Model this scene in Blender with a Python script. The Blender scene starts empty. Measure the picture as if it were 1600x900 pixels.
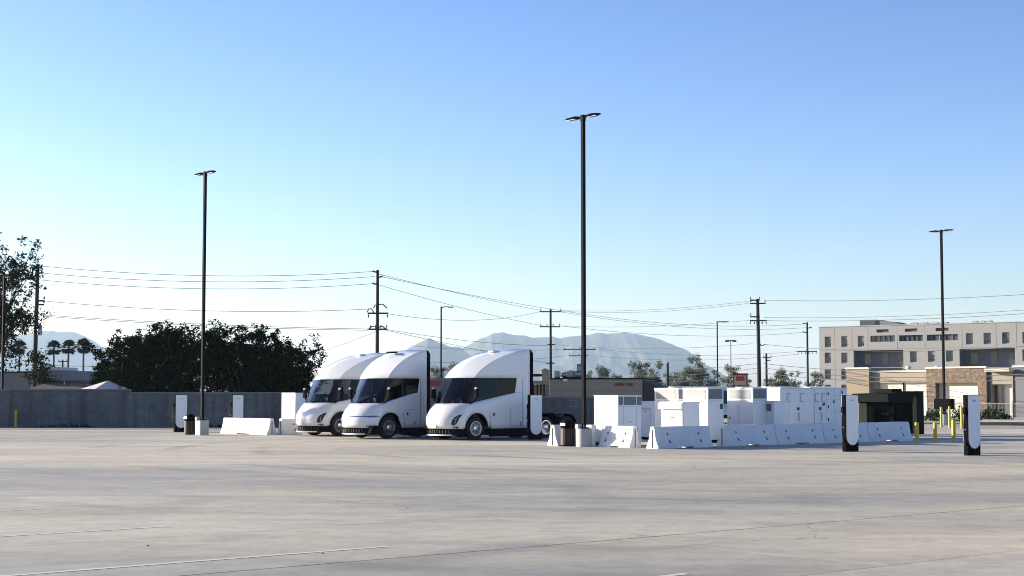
import bpy, bmesh, math, random
from mathutils import Vector, Matrix, noise
R = math.radians
S = bpy.context.scene
COL = S.collection

# ------------------------------------------------------------ camera
CAM_H, FPX, PITCH = 2.0, 2500.0, math.atan(167.0 / 2500.0)
cam = bpy.data.cameras.new('camera')
cam.sensor_width = 36.0
cam.lens = FPX * 36.0 / 1600.0
cam.clip_start, cam.clip_end = 0.2, 60000.0
camo = bpy.data.objects.new('camera', cam)
camo.location = (0, 0, CAM_H)
camo.rotation_euler = (R(90) + PITCH, 0, 0)
COL.objects.link(camo)
S.camera = camo

# ------------------------------------------------------------ sky and sun (low morning sun, left and a little behind the lot)
SUN_AZ, SUN_EL = -69.0, 13.0          # degrees from +Y (negative = left), elevation
W = bpy.data.worlds.new('World'); S.world = W; W.use_nodes = True
wn = W.node_tree
bg = wn.nodes['Background']
sky = wn.nodes.new('ShaderNodeTexSky')
sky.sky_type = 'NISHITA'; sky.sun_disc = False
sky.sun_elevation = R(SUN_EL); sky.sun_rotation = R(SUN_AZ)
sky.altitude = 300; sky.air_density = 1.0; sky.dust_density = 0.8; sky.ozone_density = 3.0
gm = wn.nodes.new('ShaderNodeGamma'); gm.inputs[1].default_value = 1.5      # the photograph's contrast, over the whole sky alike
wn.links.new(sky.outputs[0], gm.inputs[0]); 
tn = wn.nodes.new('ShaderNodeMix'); tn.data_type = 'RGBA'; tn.blend_type = 'MULTIPLY'; tn.inputs['Factor'].default_value = 1.0; tn.inputs['B'].default_value = (0.49, 0.408, 0.452, 1)
wn.links.new(gm.outputs[0], tn.inputs['A']); wn.links.new(tn.outputs['Result'], bg.inputs[0])
bg.inputs[1].default_value = 0.1
sd = bpy.data.lights.new('sun', 'SUN'); sd.energy = 5.0; sd.angle = R(0.5); sd.color = (1.0, 0.93, 0.78)
so = bpy.data.objects.new('sun', sd); COL.objects.link(so)
SUNV = Vector((math.sin(R(SUN_AZ)) * math.cos(R(SUN_EL)), math.cos(R(SUN_AZ)) * math.cos(R(SUN_EL)), math.sin(R(SUN_EL))))
so.rotation_euler = SUNV.to_track_quat('Z', 'Y').to_euler()
S.view_settings.view_transform = 'Standard'; S.view_settings.look = 'None'
S.view_settings.exposure = 1.47; S.view_settings.gamma = 1.0; S.view_settings.use_curve_mapping = False
S.cycles.use_denoising = True; S.cycles.filter_width = 1.0
S.cycles.max_bounces = 8; S.cycles.transparent_max_bounces = 12; S.cycles.volume_bounces = 1

# ------------------------------------------------------------ measuring helpers: photo point -> place on the site
_F = Vector((0, math.cos(PITCH), math.sin(PITCH))); _U = Vector((0, -math.sin(PITCH), math.cos(PITCH)))
def ray(px, py):
    return Vector((1, 0, 0)) * ((px - 800) / FPX) + _U * ((450 - py) / FPX) + _F
def gp(px, py, z=0.0):                  # point of the ground (height z) seen at px, py
    d = ray(px, py); k = (z - CAM_H) / d.z
    return Vector((d.x * k, d.y * k, z))
def at(px, Y, py=617):                  # point at distance Y in column px
    d = ray(px, py); k = Y / d.y
    return Vector((d.x * k, Y, CAM_H + d.z * k))
def col(px, Y): p = at(px, Y); return Vector((p.x, p.y, 0))
def hz(py, Y): return at(800, Y, py).z  # height of a point at photo row py, distance Y
GRID = R(41.0)                          # the lot's stall grid
UU = Vector((math.cos(GRID), math.sin(GRID), 0)); VV = Vector((-math.sin(GRID), math.cos(GRID), 0))
def uv(u, v, z=0): return UU * u + VV * v + Vector((0, 0, z))
def onv(px, v):                         # ground point in column px on the grid line V = v
    r = at(px, 1.0); k = v / (r.x * VV.x + r.y * VV.y)
    return Vector((r.x * k, r.y * k, 0))

# ------------------------------------------------------------ materials
MATS = {}
def mat(name, color, rough=0.6, metal=0.0, var=0.0, scale=3.0, bump=0.0, bscale=40.0, coat=0.0, spec=0.5, dirt=None, dscale=1.2, damt=0.5):
    if name in MATS: return MATS[name]
    m = bpy.data.materials.new(name); m.use_nodes = True; n = m.node_tree; b = n.nodes['Principled BSDF']
    b.inputs['Base Color'].default_value = (*color, 1); b.inputs['Roughness'].default_value = rough
    b.inputs['Metallic'].default_value = metal; b.inputs['Specular IOR Level'].default_value = spec
    if coat: b.inputs['Coat Weight'].default_value = coat; b.inputs['Coat Roughness'].default_value = 0.06
    tc = n.nodes.new('ShaderNodeTexCoord'); last = None
    if var or dirt:
        nz = n.nodes.new('ShaderNodeTexNoise'); nz.inputs['Scale'].default_value = scale; nz.inputs['Detail'].default_value = 6; nz.inputs['Roughness'].default_value = 0.65
        n.links.new(tc.outputs['Object'], nz.inputs['Vector'])
        mx = n.nodes.new('ShaderNodeMix'); mx.data_type = 'RGBA'
        mx.inputs['A'].default_value = (*[c * (1 - var) for c in color], 1); mx.inputs['B'].default_value = (*[min(1, c * (1 + var)) for c in color], 1)
        n.links.new(nz.outputs['Fac'], mx.inputs['Factor']); last = mx.outputs['Result']
        if dirt:
            n2 = n.nodes.new('ShaderNodeTexNoise'); n2.inputs['Scale'].default_value = dscale; n2.inputs['Detail'].default_value = 8; n2.inputs['Roughness'].default_value = 0.7
            n.links.new(tc.outputs['Object'], n2.inputs['Vector'])
            rp = n.nodes.new('ShaderNodeValToRGB'); rp.color_ramp.elements[0].position = 0.48; rp.color_ramp.elements[1].position = 0.72
            n.links.new(n2.outputs['Fac'], rp.inputs['Fac'])
            ml = n.nodes.new('ShaderNodeMath'); ml.operation = 'MULTIPLY'; ml.inputs[1].default_value = damt
            n.links.new(rp.outputs['Color'], ml.inputs[0])
            m2 = n.nodes.new('ShaderNodeMix'); m2.data_type = 'RGBA'; m2.inputs['B'].default_value = (*dirt, 1)
            n.links.new(last, m2.inputs['A']); n.links.new(ml.outputs[0], m2.inputs['Factor']); last = m2.outputs['Result']
        n.links.new(last, b.inputs['Base Color'])
    if bump:
        bn = n.nodes.new('ShaderNodeTexNoise'); bn.inputs['Scale'].default_value = bscale; bn.inputs['Detail'].default_value = 4
        n.links.new(tc.outputs['Object'], bn.inputs['Vector'])
        bp = n.nodes.new('ShaderNodeBump'); bp.inputs['Strength'].default_value = bump; bp.inputs['Distance'].default_value = 0.02
        n.links.new(bn.outputs['Fac'], bp.inputs['Height']); n.links.new(bp.outputs['Normal'], b.inputs['Normal'])
    MATS[name] = m
    return m

WHITE = mat('white_paint', (0.74, 0.74, 0.735), 0.42, var=0.03, scale=2, spec=0.4)
CABW = mat('cabinet_white', (0.71, 0.715, 0.70), 0.5, var=0.04, scale=1.5, dirt=(0.47, 0.46, 0.43), dscale=1.1, damt=0.3, bump=0.05, bscale=30)
TRUCKW = mat('truck_white', (0.68, 0.68, 0.67), 0.32, coat=0.4, var=0.02, scale=1.2, dirt=(0.66, 0.64, 0.6), dscale=0.8, damt=0.18)
INSIDE = mat('cab_lining', (0.03, 0.03, 0.034), 0.8)
BLACK = mat('black_plastic', (0.006, 0.006, 0.007), 0.8, var=0.2, spec=0.02)
BLACKM = mat('black_metal', (0.007, 0.007, 0.008), 0.7, 0.0, var=0.25, scale=4, spec=0.03)
POLEM = mat('dark_bronze_steel', (0.008, 0.007, 0.008), 0.65, 0.0, var=0.2, scale=2, spec=0.03)
RUBBER = mat('tyre_rubber', (0.008, 0.008, 0.008), 0.85, bump=0.2)
ALU = mat('polished_aluminium', (0.72, 0.72, 0.74), 0.28, 0.9, var=0.08, scale=12)
CONC = mat('barrier_concrete', (0.67, 0.67, 0.655), 0.75, var=0.08, scale=4, dirt=(0.46, 0.455, 0.43), dscale=1.9, damt=0.5, bump=0.25, bscale=25)
BASEC = mat('pole_base_concrete', (0.43, 0.42, 0.39), 0.85, var=0.18, scale=6, dirt=(0.3, 0.29, 0.27), dscale=3, damt=0.4, bump=0.3)
VENT = mat('vent_grey', (0.36, 0.36, 0.35), 0.55, var=0.15, scale=9)
SHADOWGAP = mat('dark_seam', (0.05, 0.055, 0.065), 0.7)
GREYL = mat('print_grey', (0.35, 0.36, 0.38), 0.5)
YELLOW = mat('safety_yellow', (0.55, 0.36, 0.015), 0.5, var=0.1, scale=6, dirt=(0.35, 0.27, 0.08), dscale=5, damt=0.4)
GREEN = mat('transformer_green', (0.010, 0.014, 0.011), 0.7, var=0.15, scale=3, spec=0.03)
WOODP = mat('pole_wood', (0.026, 0.021, 0.018), 0.9, var=0.35, scale=5, bump=0.4)
WIRE = mat('cable_black', (0.03, 0.03, 0.032), 0.6)
CERAM = mat('insulator_ceramic', (0.14, 0.13, 0.13), 0.3)
GALV = mat('galvanised_steel', (0.38, 0.39, 0.4), 0.45, 0.6, var=0.15, scale=6)
def glass_mat(name, tint, rough=0.03, refl=0.9):
    m = bpy.data.materials.new(name); m.use_nodes = True; n = m.node_tree
    n.nodes.remove(n.nodes['Principled BSDF']); out = n.nodes['Material Output']
    t = n.nodes.new('ShaderNodeBsdfTransparent'); t.inputs[0].default_value = (*tint, 1)
    g = n.nodes.new('ShaderNodeBsdfGlossy'); g.inputs['Roughness'].default_value = rough; g.inputs['Color'].default_value = (refl, refl, refl, 1)
    f = n.nodes.new('ShaderNodeFresnel'); f.inputs['IOR'].default_value = 1.52
    x = n.nodes.new('ShaderNodeMixShader')
    n.links.new(f.outputs[0], x.inputs[0]); n.links.new(t.outputs[0], x.inputs[1]); n.links.new(g.outputs[0], x.inputs[2]); n.links.new(x.outputs[0], out.inputs[0])
    return m
WSHIELD = glass_mat('windscreen_glass', (0.55, 0.62, 0.64))
TINTED = glass_mat('tinted_side_glass', (0.22, 0.24, 0.25), refl=0.3)
PANE = mat('dark_window_pane', (0.035, 0.05, 0.06), 0.06, spec=0.9)

# ------------------------------------------------------------ mesh helpers
class MB:
    def __init__(s): s.v = []; s.f = []; s.mi = []; s.cm = 0
    def face(s, pts):
        i = len(s.v); s.v += [tuple(p) for p in pts]; s.f.append(tuple(range(i, i + len(pts)))); s.mi.append(s.cm)
    def raw(s, vs, fs):
        i = len(s.v); s.v += [tuple(p) for p in vs]; s.f += [tuple(i + k for k in f) for f in fs]; s.mi += [s.cm] * len(fs)
    def box(s, x0, x1, y0, y1, z0, z1, b=0.0):
        if b <= 0:
            s.raw([(x0,y0,z0),(x1,y0,z0),(x1,y1,z0),(x0,y1,z0),(x0,y0,z1),(x1,y0,z1),(x1,y1,z1),(x0,y1,z1)],
                  [(0,3,2,1),(4,5,6,7),(0,1,5,4),(1,2,6,5),(2,3,7,6),(3,0,4,7)])
        else:
            bm = bmesh.new(); bmesh.ops.create_cube(bm, size=1)
            for v in bm.verts: v.co = Vector(((x0+x1)/2 + v.co.x*(x1-x0), (y0+y1)/2 + v.co.y*(y1-y0), (z0+z1)/2 + v.co.z*(z1-z0)))
            bmesh.ops.bevel(bm, geom=bm.edges[:], offset=b, segments=2, affect='EDGES', profile=0.6)
            bm.verts.index_update(); s.raw([v.co[:] for v in bm.verts], [tuple(v.index for v in f.verts) for f in bm.faces]); bm.free()
        return s
    def tube(s, pts, r, n=8, cap=True):
        pts = [Vector(p) for p in pts]; rs = r if isinstance(r, (list, tuple)) else [r] * len(pts); i0 = len(s.v); a = None
        for k, p in enumerate(pts):
            d = (pts[min(k+1, len(pts)-1)] - pts[max(k-1, 0)]).normalized()
            if a is None: a = d.orthogonal().normalized()
            a = (a - d * a.dot(d)).normalized(); c = d.cross(a)
            for j in range(n):
                t = 2 * math.pi * j / n; s.v.append(tuple(p + (a * math.cos(t) + c * math.sin(t)) * rs[k]))
        fs = []
        for k in range(len(pts) - 1):
            for j in range(n):
                fs.append((i0+k*n+j, i0+k*n+(j+1) % n, i0+(k+1)*n+(j+1) % n, i0+(k+1)*n+j))
        if cap: fs += [tuple(i0 + j for j in reversed(range(n))), tuple(i0 + (len(pts)-1)*n + j for j in range(n))]
        s.f += fs; s.mi += [s.cm] * len(fs); return s
    def lathe(s, prof, n=24, c=(0,0,0), axis='Z'):      # prof: (r, h) pairs
        i0 = len(s.v)
        for (r, h) in prof:
            for j in range(n):
                t = 2 * math.pi * j / n; p = (r*math.cos(t), r*math.sin(t), h)
                if axis == 'Y': p = (p[0], p[2], p[1])
                if axis == 'X': p = (p[2], p[0], p[1])
                s.v.append((p[0]+c[0], p[1]+c[1], p[2]+c[2]))
        fs = []
        for k in range(len(prof)-1):
            for j in range(n): fs.append((i0+k*n+j, i0+k*n+(j+1) % n, i0+(k+1)*n+(j+1) % n, i0+(k+1)*n+j))
        fs += [tuple(i0 + j for j in reversed(range(n))), tuple(i0 + (len(prof)-1)*n + j for j in range(n))]
        s.f += fs; s.mi += [s.cm] * len(fs); return s
    def prism(s, poly, a0, a1, axis='Y'):               # polygon extruded along an axis; Y: poly is (x,z), X: (y,z), Z: (x,y)
        def P(p, a): return {'Y': (p[0], a, p[1]), 'X': (a, p[0], p[1]), 'Z': (p[0], p[1], a)}[axis]
        n = len(poly); i = len(s.v); s.v += [P(p, a0) for p in poly] + [P(p, a1) for p in poly]
        fs = [tuple(i+k for k in range(n)), tuple(i+n+k for k in reversed(range(n)))] + [(i+(k+1) % n, i+k, i+n+k, i+n+(k+1) % n) for k in range(n)]
        s.f += fs; s.mi += [s.cm] * len(fs); return s
    def mesh(s, name, mats, smooth=False, fix=True):
        me = bpy.data.meshes.new(name); me.from_pydata(s.v, [], s.f)
        for m in (mats if isinstance(mats, (list, tuple)) else [mats]): me.materials.append(m)
        me.polygons.foreach_set('material_index', s.mi)
        if fix:
            bm = bmesh.new(); bm.from_mesh(me); bmesh.ops.remove_doubles(bm, verts=bm.verts, dist=1e-5); bmesh.ops.recalc_face_normals(bm, faces=bm.faces); bm.to_mesh(me); bm.free()
        if smooth:
            me.polygons.foreach_set('use_smooth', [True] * len(me.polygons))
            me.set_sharp_from_angle(angle=R(smooth if smooth > 1 else 40))
        me.update(); return me
    def build(s, name, mats, parent=None, smooth=False, fix=True):
        o = bpy.data.objects.new(name, s.mesh(name, mats, smooth, fix)); COL.objects.link(o)
        if parent: o.parent = parent
        return o

def tag(o, label=None, cat=None, group=None, kind=None):
    if label: o['label'] = label
    if cat: o['category'] = cat
    if group: o['group'] = group
    if kind: o['kind'] = kind
    return o
def thing(name, loc, rz=0.0, label=None, cat=None, group=None):
    o = bpy.data.objects.new(name, None); o.empty_display_size = 0.2; o.location = loc; o.rotation_euler = (0, 0, rz); COL.objects.link(o)
    return tag(o, label, cat, group)
def dup(o, loc=None, rz=None, label=None, parent=None, scale=None):
    c = o.copy(); COL.objects.link(c)
    if parent is not None: c.parent = parent
    else:
        if loc is not None: c.location = loc
        if rz is not None: c.rotation_euler = (0, 0, rz)
        if scale: c.scale = (scale, scale, scale)
    if label: c['label'] = label
    for ch in o.children: dup(ch, parent=c)
    return c
def text_part(body, size, m, parent, loc, rot, name='lettering', extrude=0.008, align='CENTER'):
    cu = bpy.data.curves.new(name, 'FONT'); cu.body = body; cu.size = size; cu.extrude = extrude; cu.align_x = align; cu.align_y = 'CENTER'; cu.resolution_u = 2; cu.offset = size * 0.03
    t = bpy.data.objects.new(name, cu); COL.objects.link(t)
    dg = bpy.context.evaluated_depsgraph_get(); me = bpy.data.meshes.new_from_object(t.evaluated_get(dg)); bpy.data.objects.remove(t)
    me.materials.clear(); me.materials.append(m)
    o = bpy.data.objects.new(name, me); COL.objects.link(o); o.parent = parent; o.location = loc; o.rotation_euler = rot
    return o
# ------------------------------------------------------------ ground and lot
def ground_mat():
    m = bpy.data.materials.new('dry_dusty_ground'); m.use_nodes = True; n = m.node_tree; b = n.nodes['Principled BSDF']; b.inputs['Roughness'].default_value = 0.95
    tc = n.nodes.new('ShaderNodeTexCoord'); nz = n.nodes.new('ShaderNodeTexNoise'); nz.inputs['Scale'].default_value = 0.05; nz.inputs['Detail'].default_value = 8
    n.links.new(tc.outputs['Object'], nz.inputs['Vector']); rp = n.nodes.new('ShaderNodeValToRGB')
    rp.color_ramp.elements[0].color = (0.10, 0.10, 0.095, 1); rp.color_ramp.elements[1].color = (0.24, 0.22, 0.19, 1); rp.color_ramp.elements[0].position = 0.35; rp.color_ramp.elements[1].position = 0.65
    n.links.new(nz.outputs['Fac'], rp.inputs['Fac']); n.links.new(rp.outputs['Color'], b.inputs['Base Color']); return m
g = MB(); E = 22000.0
g.face([(-E, -E, -0.16), (E, -E, -0.16), (E, E, -0.16), (-E, E, -0.16)])
tag(g.build('ground', ground_mat()), 'dusty open ground reaching from the lot to the hills', kind='structure')

def slab_mat():
    m = bpy.data.materials.new('lot_concrete'); m.use_nodes = True; n = m.node_tree; L = n.links.new; b = n.nodes['Principled BSDF']; b.inputs['Roughness'].default_value = 0.82; b.inputs['Specular IOR Level'].default_value = 0.3
    geo = n.nodes.new('ShaderNodeNewGeometry'); oi = n.nodes.new('ShaderNodeObjectInfo')
    def nz(scale, det, rough=0.6, vec=None, dist=0.0):
        x = n.nodes.new('ShaderNodeTexNoise'); x.inputs['Scale'].default_value = scale; x.inputs['Detail'].default_value = det; x.inputs['Roughness'].default_value = rough; x.inputs['Distortion'].default_value = dist
        L(vec or geo.outputs['Position'], x.inputs['Vector']); return x.outputs['Fac']
    def ramp(fac, p0, p1, c0, c1):
        r = n.nodes.new('ShaderNodeValToRGB'); r.color_ramp.elements[0].position = p0; r.color_ramp.elements[1].position = p1
        r.color_ramp.elements[0].color = (*c0, 1); r.color_ramp.elements[1].color = (*c1, 1); L(fac, r.inputs['Fac']); return r.outputs['Color']
    def mix(a, bb, fac, mode='MIX'):
        x = n.nodes.new('ShaderNodeMix'); x.data_type = 'RGBA'; x.blend_type = mode
        for s_, v in (('A', a), ('B', bb)):
            if isinstance(v, tuple): x.inputs[s_].default_value = (*v, 1)
            else: L(v, x.inputs[s_])
        if isinstance(fac, float): x.inputs['Factor'].default_value = fac
        else: L(fac, x.inputs['Factor'])
        return x.outputs['Result']
    def mul(a, v):
        x = n.nodes.new('ShaderNodeMath'); x.operation = 'MULTIPLY'; L(a, x.inputs[0]); x.inputs[1].default_value = v; return x.outputs[0]
    # wind-blown and washed patches stretched along the lanes
    mp = n.nodes.new('ShaderNodeMapping'); mp.inputs['Rotation'].default_value = (0, 0, -R(41)); mp.inputs['Scale'].default_value = (0.35, 1.0, 1.0)
    L(geo.outputs['Position'], mp.inputs['Vector'])
    big = ramp(nz(0.11, 5, 0.55, mp.outputs[0]), 0.40, 0.61, (0.34, 0.323, 0.275), (0.53, 0.463, 0.352))
    mid = ramp(nz(0.55, 6, 0.62, mp.outputs[0], 0.6), 0.34, 0.66, (0.85, 0.853, 0.86), (1.10, 1.09, 1.065))
    c = mix(big, mid, 1.0, 'MULTIPLY')
    fine = ramp(nz(7.0, 5, 0.7), 0.3, 0.7, (0.92, 0.92, 0.92), (1.07, 1.07, 1.07)); c = mix(c, fine, 1.0, 'MULTIPLY')
    dark = ramp(nz(0.22, 7, 0.68, geo.outputs['Position'], 1.2), 0.58, 0.72, (0, 0, 0), (1, 1, 1)); c = mix(c, (0.19, 0.19, 0.175), mul(dark, 0.32))
    speck = ramp(nz(1.9, 8, 0.75, geo.outputs['Position'], 0.4), 0.36, 0.64, (0.86, 0.86, 0.865), (1.10, 1.10, 1.09)); c = mix(c, speck, 1.0, 'MULTIPLY')
    drips = ramp(nz(2.6, 3, 0.5, geo.outputs['Position'], 0.0), 0.70, 0.76, (0, 0, 0), (1, 1, 1)); c = mix(c, (0.13, 0.125, 0.115), mul(drips, 0.4))
    vo = n.nodes.new('ShaderNodeTexVoronoi'); vo.feature = 'DISTANCE_TO_EDGE'; vo.inputs['Scale'].default_value = 0.16; wob = n.nodes.new('ShaderNodeTexNoise'); wob.inputs['Scale'].default_value = 0.7; wob.inputs['Detail'].default_value = 4
    L(geo.outputs['Position'], wob.inputs['Vector']); va = n.nodes.new('ShaderNodeVectorMath'); va.operation = 'MULTIPLY_ADD'; va.inputs[1].default_value = (1.4, 1.4, 0); L(wob.outputs['Color'], va.inputs[0]); L(geo.outputs['Position'], va.inputs[2]); L(va.outputs[0], vo.inputs['Vector'])
    crack = ramp(vo.outputs['Distance'], 0.0, 0.004, (1, 1, 1), (0, 0, 0)); cmask = ramp(nz(0.06, 2, 0.5), 0.50, 0.58, (0, 0, 0), (1, 1, 1)); c = mix(c, (0.10, 0.095, 0.085), mul(mix(crack, cmask, 1.0, 'MULTIPLY'), 0.6))
    # rubber swept round by turning lorries: rings about a few turning centres
    sx = n.nodes.new('ShaderNodeSeparateXYZ'); L(geo.outputs['Position'], sx.inputs[0])
    for (cx, cy, sc, ph) in ((14.0, 62.0, 0.62, 0.3), (-19.0, 30.0, 0.5, 1.1)):
        vs = n.nodes.new('ShaderNodeVectorMath'); vs.operation = 'SUBTRACT'; vs.inputs[1].default_value = (cx, cy, 0); L(geo.outputs['Position'], vs.inputs[0])
        wv = n.nodes.new('ShaderNodeTexWave'); wv.wave_type = 'RINGS'; wv.rings_direction = 'Z'; wv.inputs['Scale'].default_value = sc * 0.16; wv.inputs['Distortion'].default_value = 1.2; wv.inputs['Detail'].default_value = 2; wv.inputs['Phase Offset'].default_value = ph
        L(vs.outputs[0], wv.inputs['Vector'])
        k = ramp(wv.outputs['Fac'], 0.80, 0.98, (0, 0, 0), (1, 1, 1)); br = ramp(nz(0.09, 3, 0.5), 0.46, 0.62, (0, 0, 0), (1, 1, 1))
        c = mix(c, (0.17, 0.167, 0.16), mul(mix(k, br, 1.0, 'MULTIPLY'), 0.5))
    # every pour has its own tone
    mr = n.nodes.new('ShaderNodeMapRange'); mr.inputs['To Min'].default_value = 0.90; mr.inputs['To Max'].default_value = 1.07; L(oi.outputs['Random'], mr.inputs['Value'])
    cb = n.nodes.new('ShaderNodeCombineColor'); [L(mr.outputs[0], cb.inputs[i]) for i in range(3)]
    c = mix(c, cb.outputs[0], 1.0, 'MULTIPLY')
    L(c, b.inputs['Base Color'])
    bp = n.nodes.new('ShaderNodeBump'); bp.inputs['Strength'].default_value = 0.35; bp.inputs['Distance'].default_value = 0.006; L(nz(22.0, 5, 0.7), bp.inputs['Height']); L(bp.outputs['Normal'], b.inputs['Normal'])
    return m
SLAB = slab_mat()
FILL = mat('joint_filler', (0.045, 0.043, 0.042), 0.9, var=0.3)
lot = MB(); a, c_ = (-95, 190), (-40, 140)
lot.face([uv(a[0], c_[0], -0.03), uv(a[1], c_[0], -0.03), uv(a[1], c_[1], -0.03), uv(a[0], c_[1], -0.03)])
LOT = tag(lot.build('parking_lot', FILL), 'wide pale concrete truck lot', kind='structure')
rng = random.Random(5)
v0 = 15.9 - 4.5 * 8; k = 0; share = {}
while v0 < 120:
    w = 4.5 if v0 < 60 else 9.0
    gap = 0.035 if abs(v0 - 15.9) < 0.1 else 0.009
    u0 = -95.0 + rng.uniform(-6, 0)
    while u0 < 185:
        L_ = 38.0
        key = (w, gap)
        if key not in share:
            b_ = MB(); b_.box(0.006, L_ - 0.006, gap, w - 0.009, -0.2, 0.0); share[key] = b_.mesh('concrete_slab', SLAB, fix=False)
        o = bpy.data.objects.new('concrete_slab', share[key]); COL.objects.link(o); o.parent = LOT
        o.location = uv(u0, v0); o.rotation_euler = (0, 0, GRID); u0 += L_
    v0 += w
# stall stripes (worn white paint)
STRIPE = mat('worn_stripe_paint', (0.57, 0.55, 0.49), 0.85, var=0.1, scale=3, dirt=(0.42, 0.4, 0.35), dscale=3.5, damt=0.85)
for k_, (v_, ua, ub) in enumerate(((12.37, -6.0, 13.35), (17.17, -6.0, 12.75), (21.97, -6.0, 12.15), (26.77, -6.0, 12.3), (31.57, -6, 12.3))):
    s_ = MB(); s_.face([(0, -0.055, 0), (ub - ua, -0.055, 0), (ub - ua, 0.055, 0), (0, 0.055, 0)])
    o = s_.build('painted_stripe', STRIPE, LOT); o.location = uv(ua, v_, 0.004); o.rotation_euler = (0, 0, GRID)
# little dark pebbles / studs lying on the concrete
for (px, py) in ((231, 853), (504, 865)):
    s_ = MB(); s_.lathe([(0.012, 0.0), (0.016, 0.006), (0.012, 0.011), (0.004, 0.013)], 8)
    o = s_.build('survey_stud', FILL, LOT, smooth=50); o.location = gp(px, py, 0.0)

# ------------------------------------------------------------ far mountains
def mountain_mat():
    m = bpy.data.materials.new('dry_mountain_slopes'); m.use_nodes = True; n = m.node_tree; b = n.nodes['Principled BSDF']; b.inputs['Roughness'].default_value = 1; b.inputs['Specular IOR Level'].default_value = 0.0
    geo = n.nodes.new('ShaderNodeNewGeometry'); nz = n.nodes.new('ShaderNodeTexNoise'); nz.inputs['Scale'].default_value = 0.004; nz.inputs['Detail'].default_value = 8
    n.links.new(geo.outputs['Position'], nz.inputs['Vector']); rp = n.nodes.new('ShaderNodeValToRGB')
    rp.color_ramp.elements[0].color = (0.078, 0.073, 0.062, 1); rp.color_ramp.elements[1].color = (0.098, 0.09, 0.076, 1); rp.color_ramp.elements[0].position = 0.4; rp.color_ramp.elements[1].position = 0.6
    n.links.new(nz.outputs['Fac'], rp.inputs['Fac']); n.links.new(rp.outputs['Color'], b.inputs['Base Color']); return m
MTN = mountain_mat()
def ridge(name, prof, Y, depth, label, seed):
    pts = []
    for (px, py) in prof: p = at(px, Y, py); pts.append((p.x, max(0, p.z)))
    N, M = 260, 40; m = MB(); x0, x1 = pts[0][0], pts[-1][0]
    vs = []
    for i in range(N + 1):
        x = x0 + (x1 - x0) * i / N; h = 0
        for (a, b) in zip(pts, pts[1:]):
            if a[0] <= x <= b[0]: h = a[1] + (b[1] - a[1]) * (x - a[0]) / max(1e-6, b[0] - a[0])
        for j in range(M + 1):
            t = j / M * 2 - 1; y = Y + t * depth
            fall = (1 - abs(t)) ** 1.15
            nz = noise.fractal(Vector((x * 0.0016, y * 0.0016, seed)), 0.9, 2.1, 6)
            gully = abs(noise.fractal(Vector((x * 0.0034 + nz * .35, y * 0.0009, seed + 5)), 0.8, 2.2, 5))
            z = h * fall + nz * 60 * min(1, h / 120) * (1 - fall) * fall * 3 - gully * h * .13 * (4 * fall * (1 - fall)) + (noise.noise(Vector((x * .008, seed, 0))) * 7 + noise.noise(Vector((x * .021, seed, 4))) * 5) * min(1, h / 90) * fall
            vs.append((x + nz * 60 * abs(t), y, max(z, 0) - 0.5))
    fs = [(i*(M+1)+j, (i+1)*(M+1)+j, (i+1)*(M+1)+j+1, i*(M+1)+j+1) for i in range(N) for j in range(M)]
    m.raw(vs, fs); tag(m.build(name, MTN, smooth=60, fix=False), label, kind='structure')
ridge('mountain', [(590, 600), (612, 572), (635, 545), (652, 537), (671, 529), (684, 535), (700, 539), (718, 542), (740, 560), (770, 600)], 8200, 1500, 'small hazy peak behind the middle truck', 3.1)
ridge('mountain', [(650, 606), (690, 570), (705, 551), (727, 541), (748, 530), (769, 522), (786, 520), (800, 523), (820, 524), (833, 529), (853, 527), (864, 525), (876, 529), (892, 526), (909, 524), (935, 520), (949, 523), (973, 519), (988, 520), (1002, 523), (1031, 529), (1055, 539), (1075, 549), (1092, 562), (1125, 590), (1170, 610)], 9500, 2300, 'long hazy blue mountain behind the lot', 7.7)
ridge('mountain', [(-260, 600), (-150, 560), (-60, 540), (0, 528), (34, 524), (60, 518), (79, 516), (100, 518), (121, 519), (133, 524), (145, 532), (170, 548), (210, 570), (260, 605)], 10500, 2200, 'hazy mountain above the palm trees', 12.3)
# ------------------------------------------------------------ electric tractor units
# truck frame: x runs back along the truck (front axle at 0), y across, z up
ROWS_FULL = [  # z corner, z centre, x centre, x corner, half width at corner, roundness
    (0.50, 0.50, -1.40, -0.45, 1.25, 1.0), (0.66, 0.66, -1.45, -0.45, 1.265, 1.0), (0.80, 0.80, -1.47, -0.45, 1.27, 1.0), (0.95, 0.95, -1.47, -0.45, 1.27, 1.0), (1.10, 1.10, -1.42, -0.45, 1.27, 0.95),
    (1.24, 1.24, -1.33, -0.46, 1.265, 0.85), (1.38, 1.38, -1.25, -0.48, 1.245, 0.7), (1.50, 1.50, -1.13, -0.50, 1.20, 0.55), (1.62, 1.62, -1.02, -0.50, 1.15, 0.42),
    (1.90, 1.90, -0.88, -0.38, 1.135, 0.34), (2.20, 2.20, -0.72, -0.25, 1.12, 0.28), (2.48, 2.48, -0.55, -0.12, 1.105, 0.18), (2.76, 2.76, -0.40, -0.02, 1.09, 0.10),
    (2.92, 2.96, -0.24, 0.13, 1.10, 0.04), (3.08, 3.14, -0.05, 0.32, 1.11, 0.0), (3.32, 3.38, 0.32, 0.70, 1.14, 0.0), (3.53, 3.59, 0.74, 1.12, 1.17, 0.0), (3.73, 3.78, 1.30, 1.65, 1.195, 0.0), (3.93, 3.955, 2.08, 2.35, 1.22, 0.0), (4.08, 4.12, 3.27, 3.275, 1.245, 0.0)]
BELT, WTOP = 8, 12
ROWS, XR, GLASS_END = ROWS_FULL, 3.28, 0.7201
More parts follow.
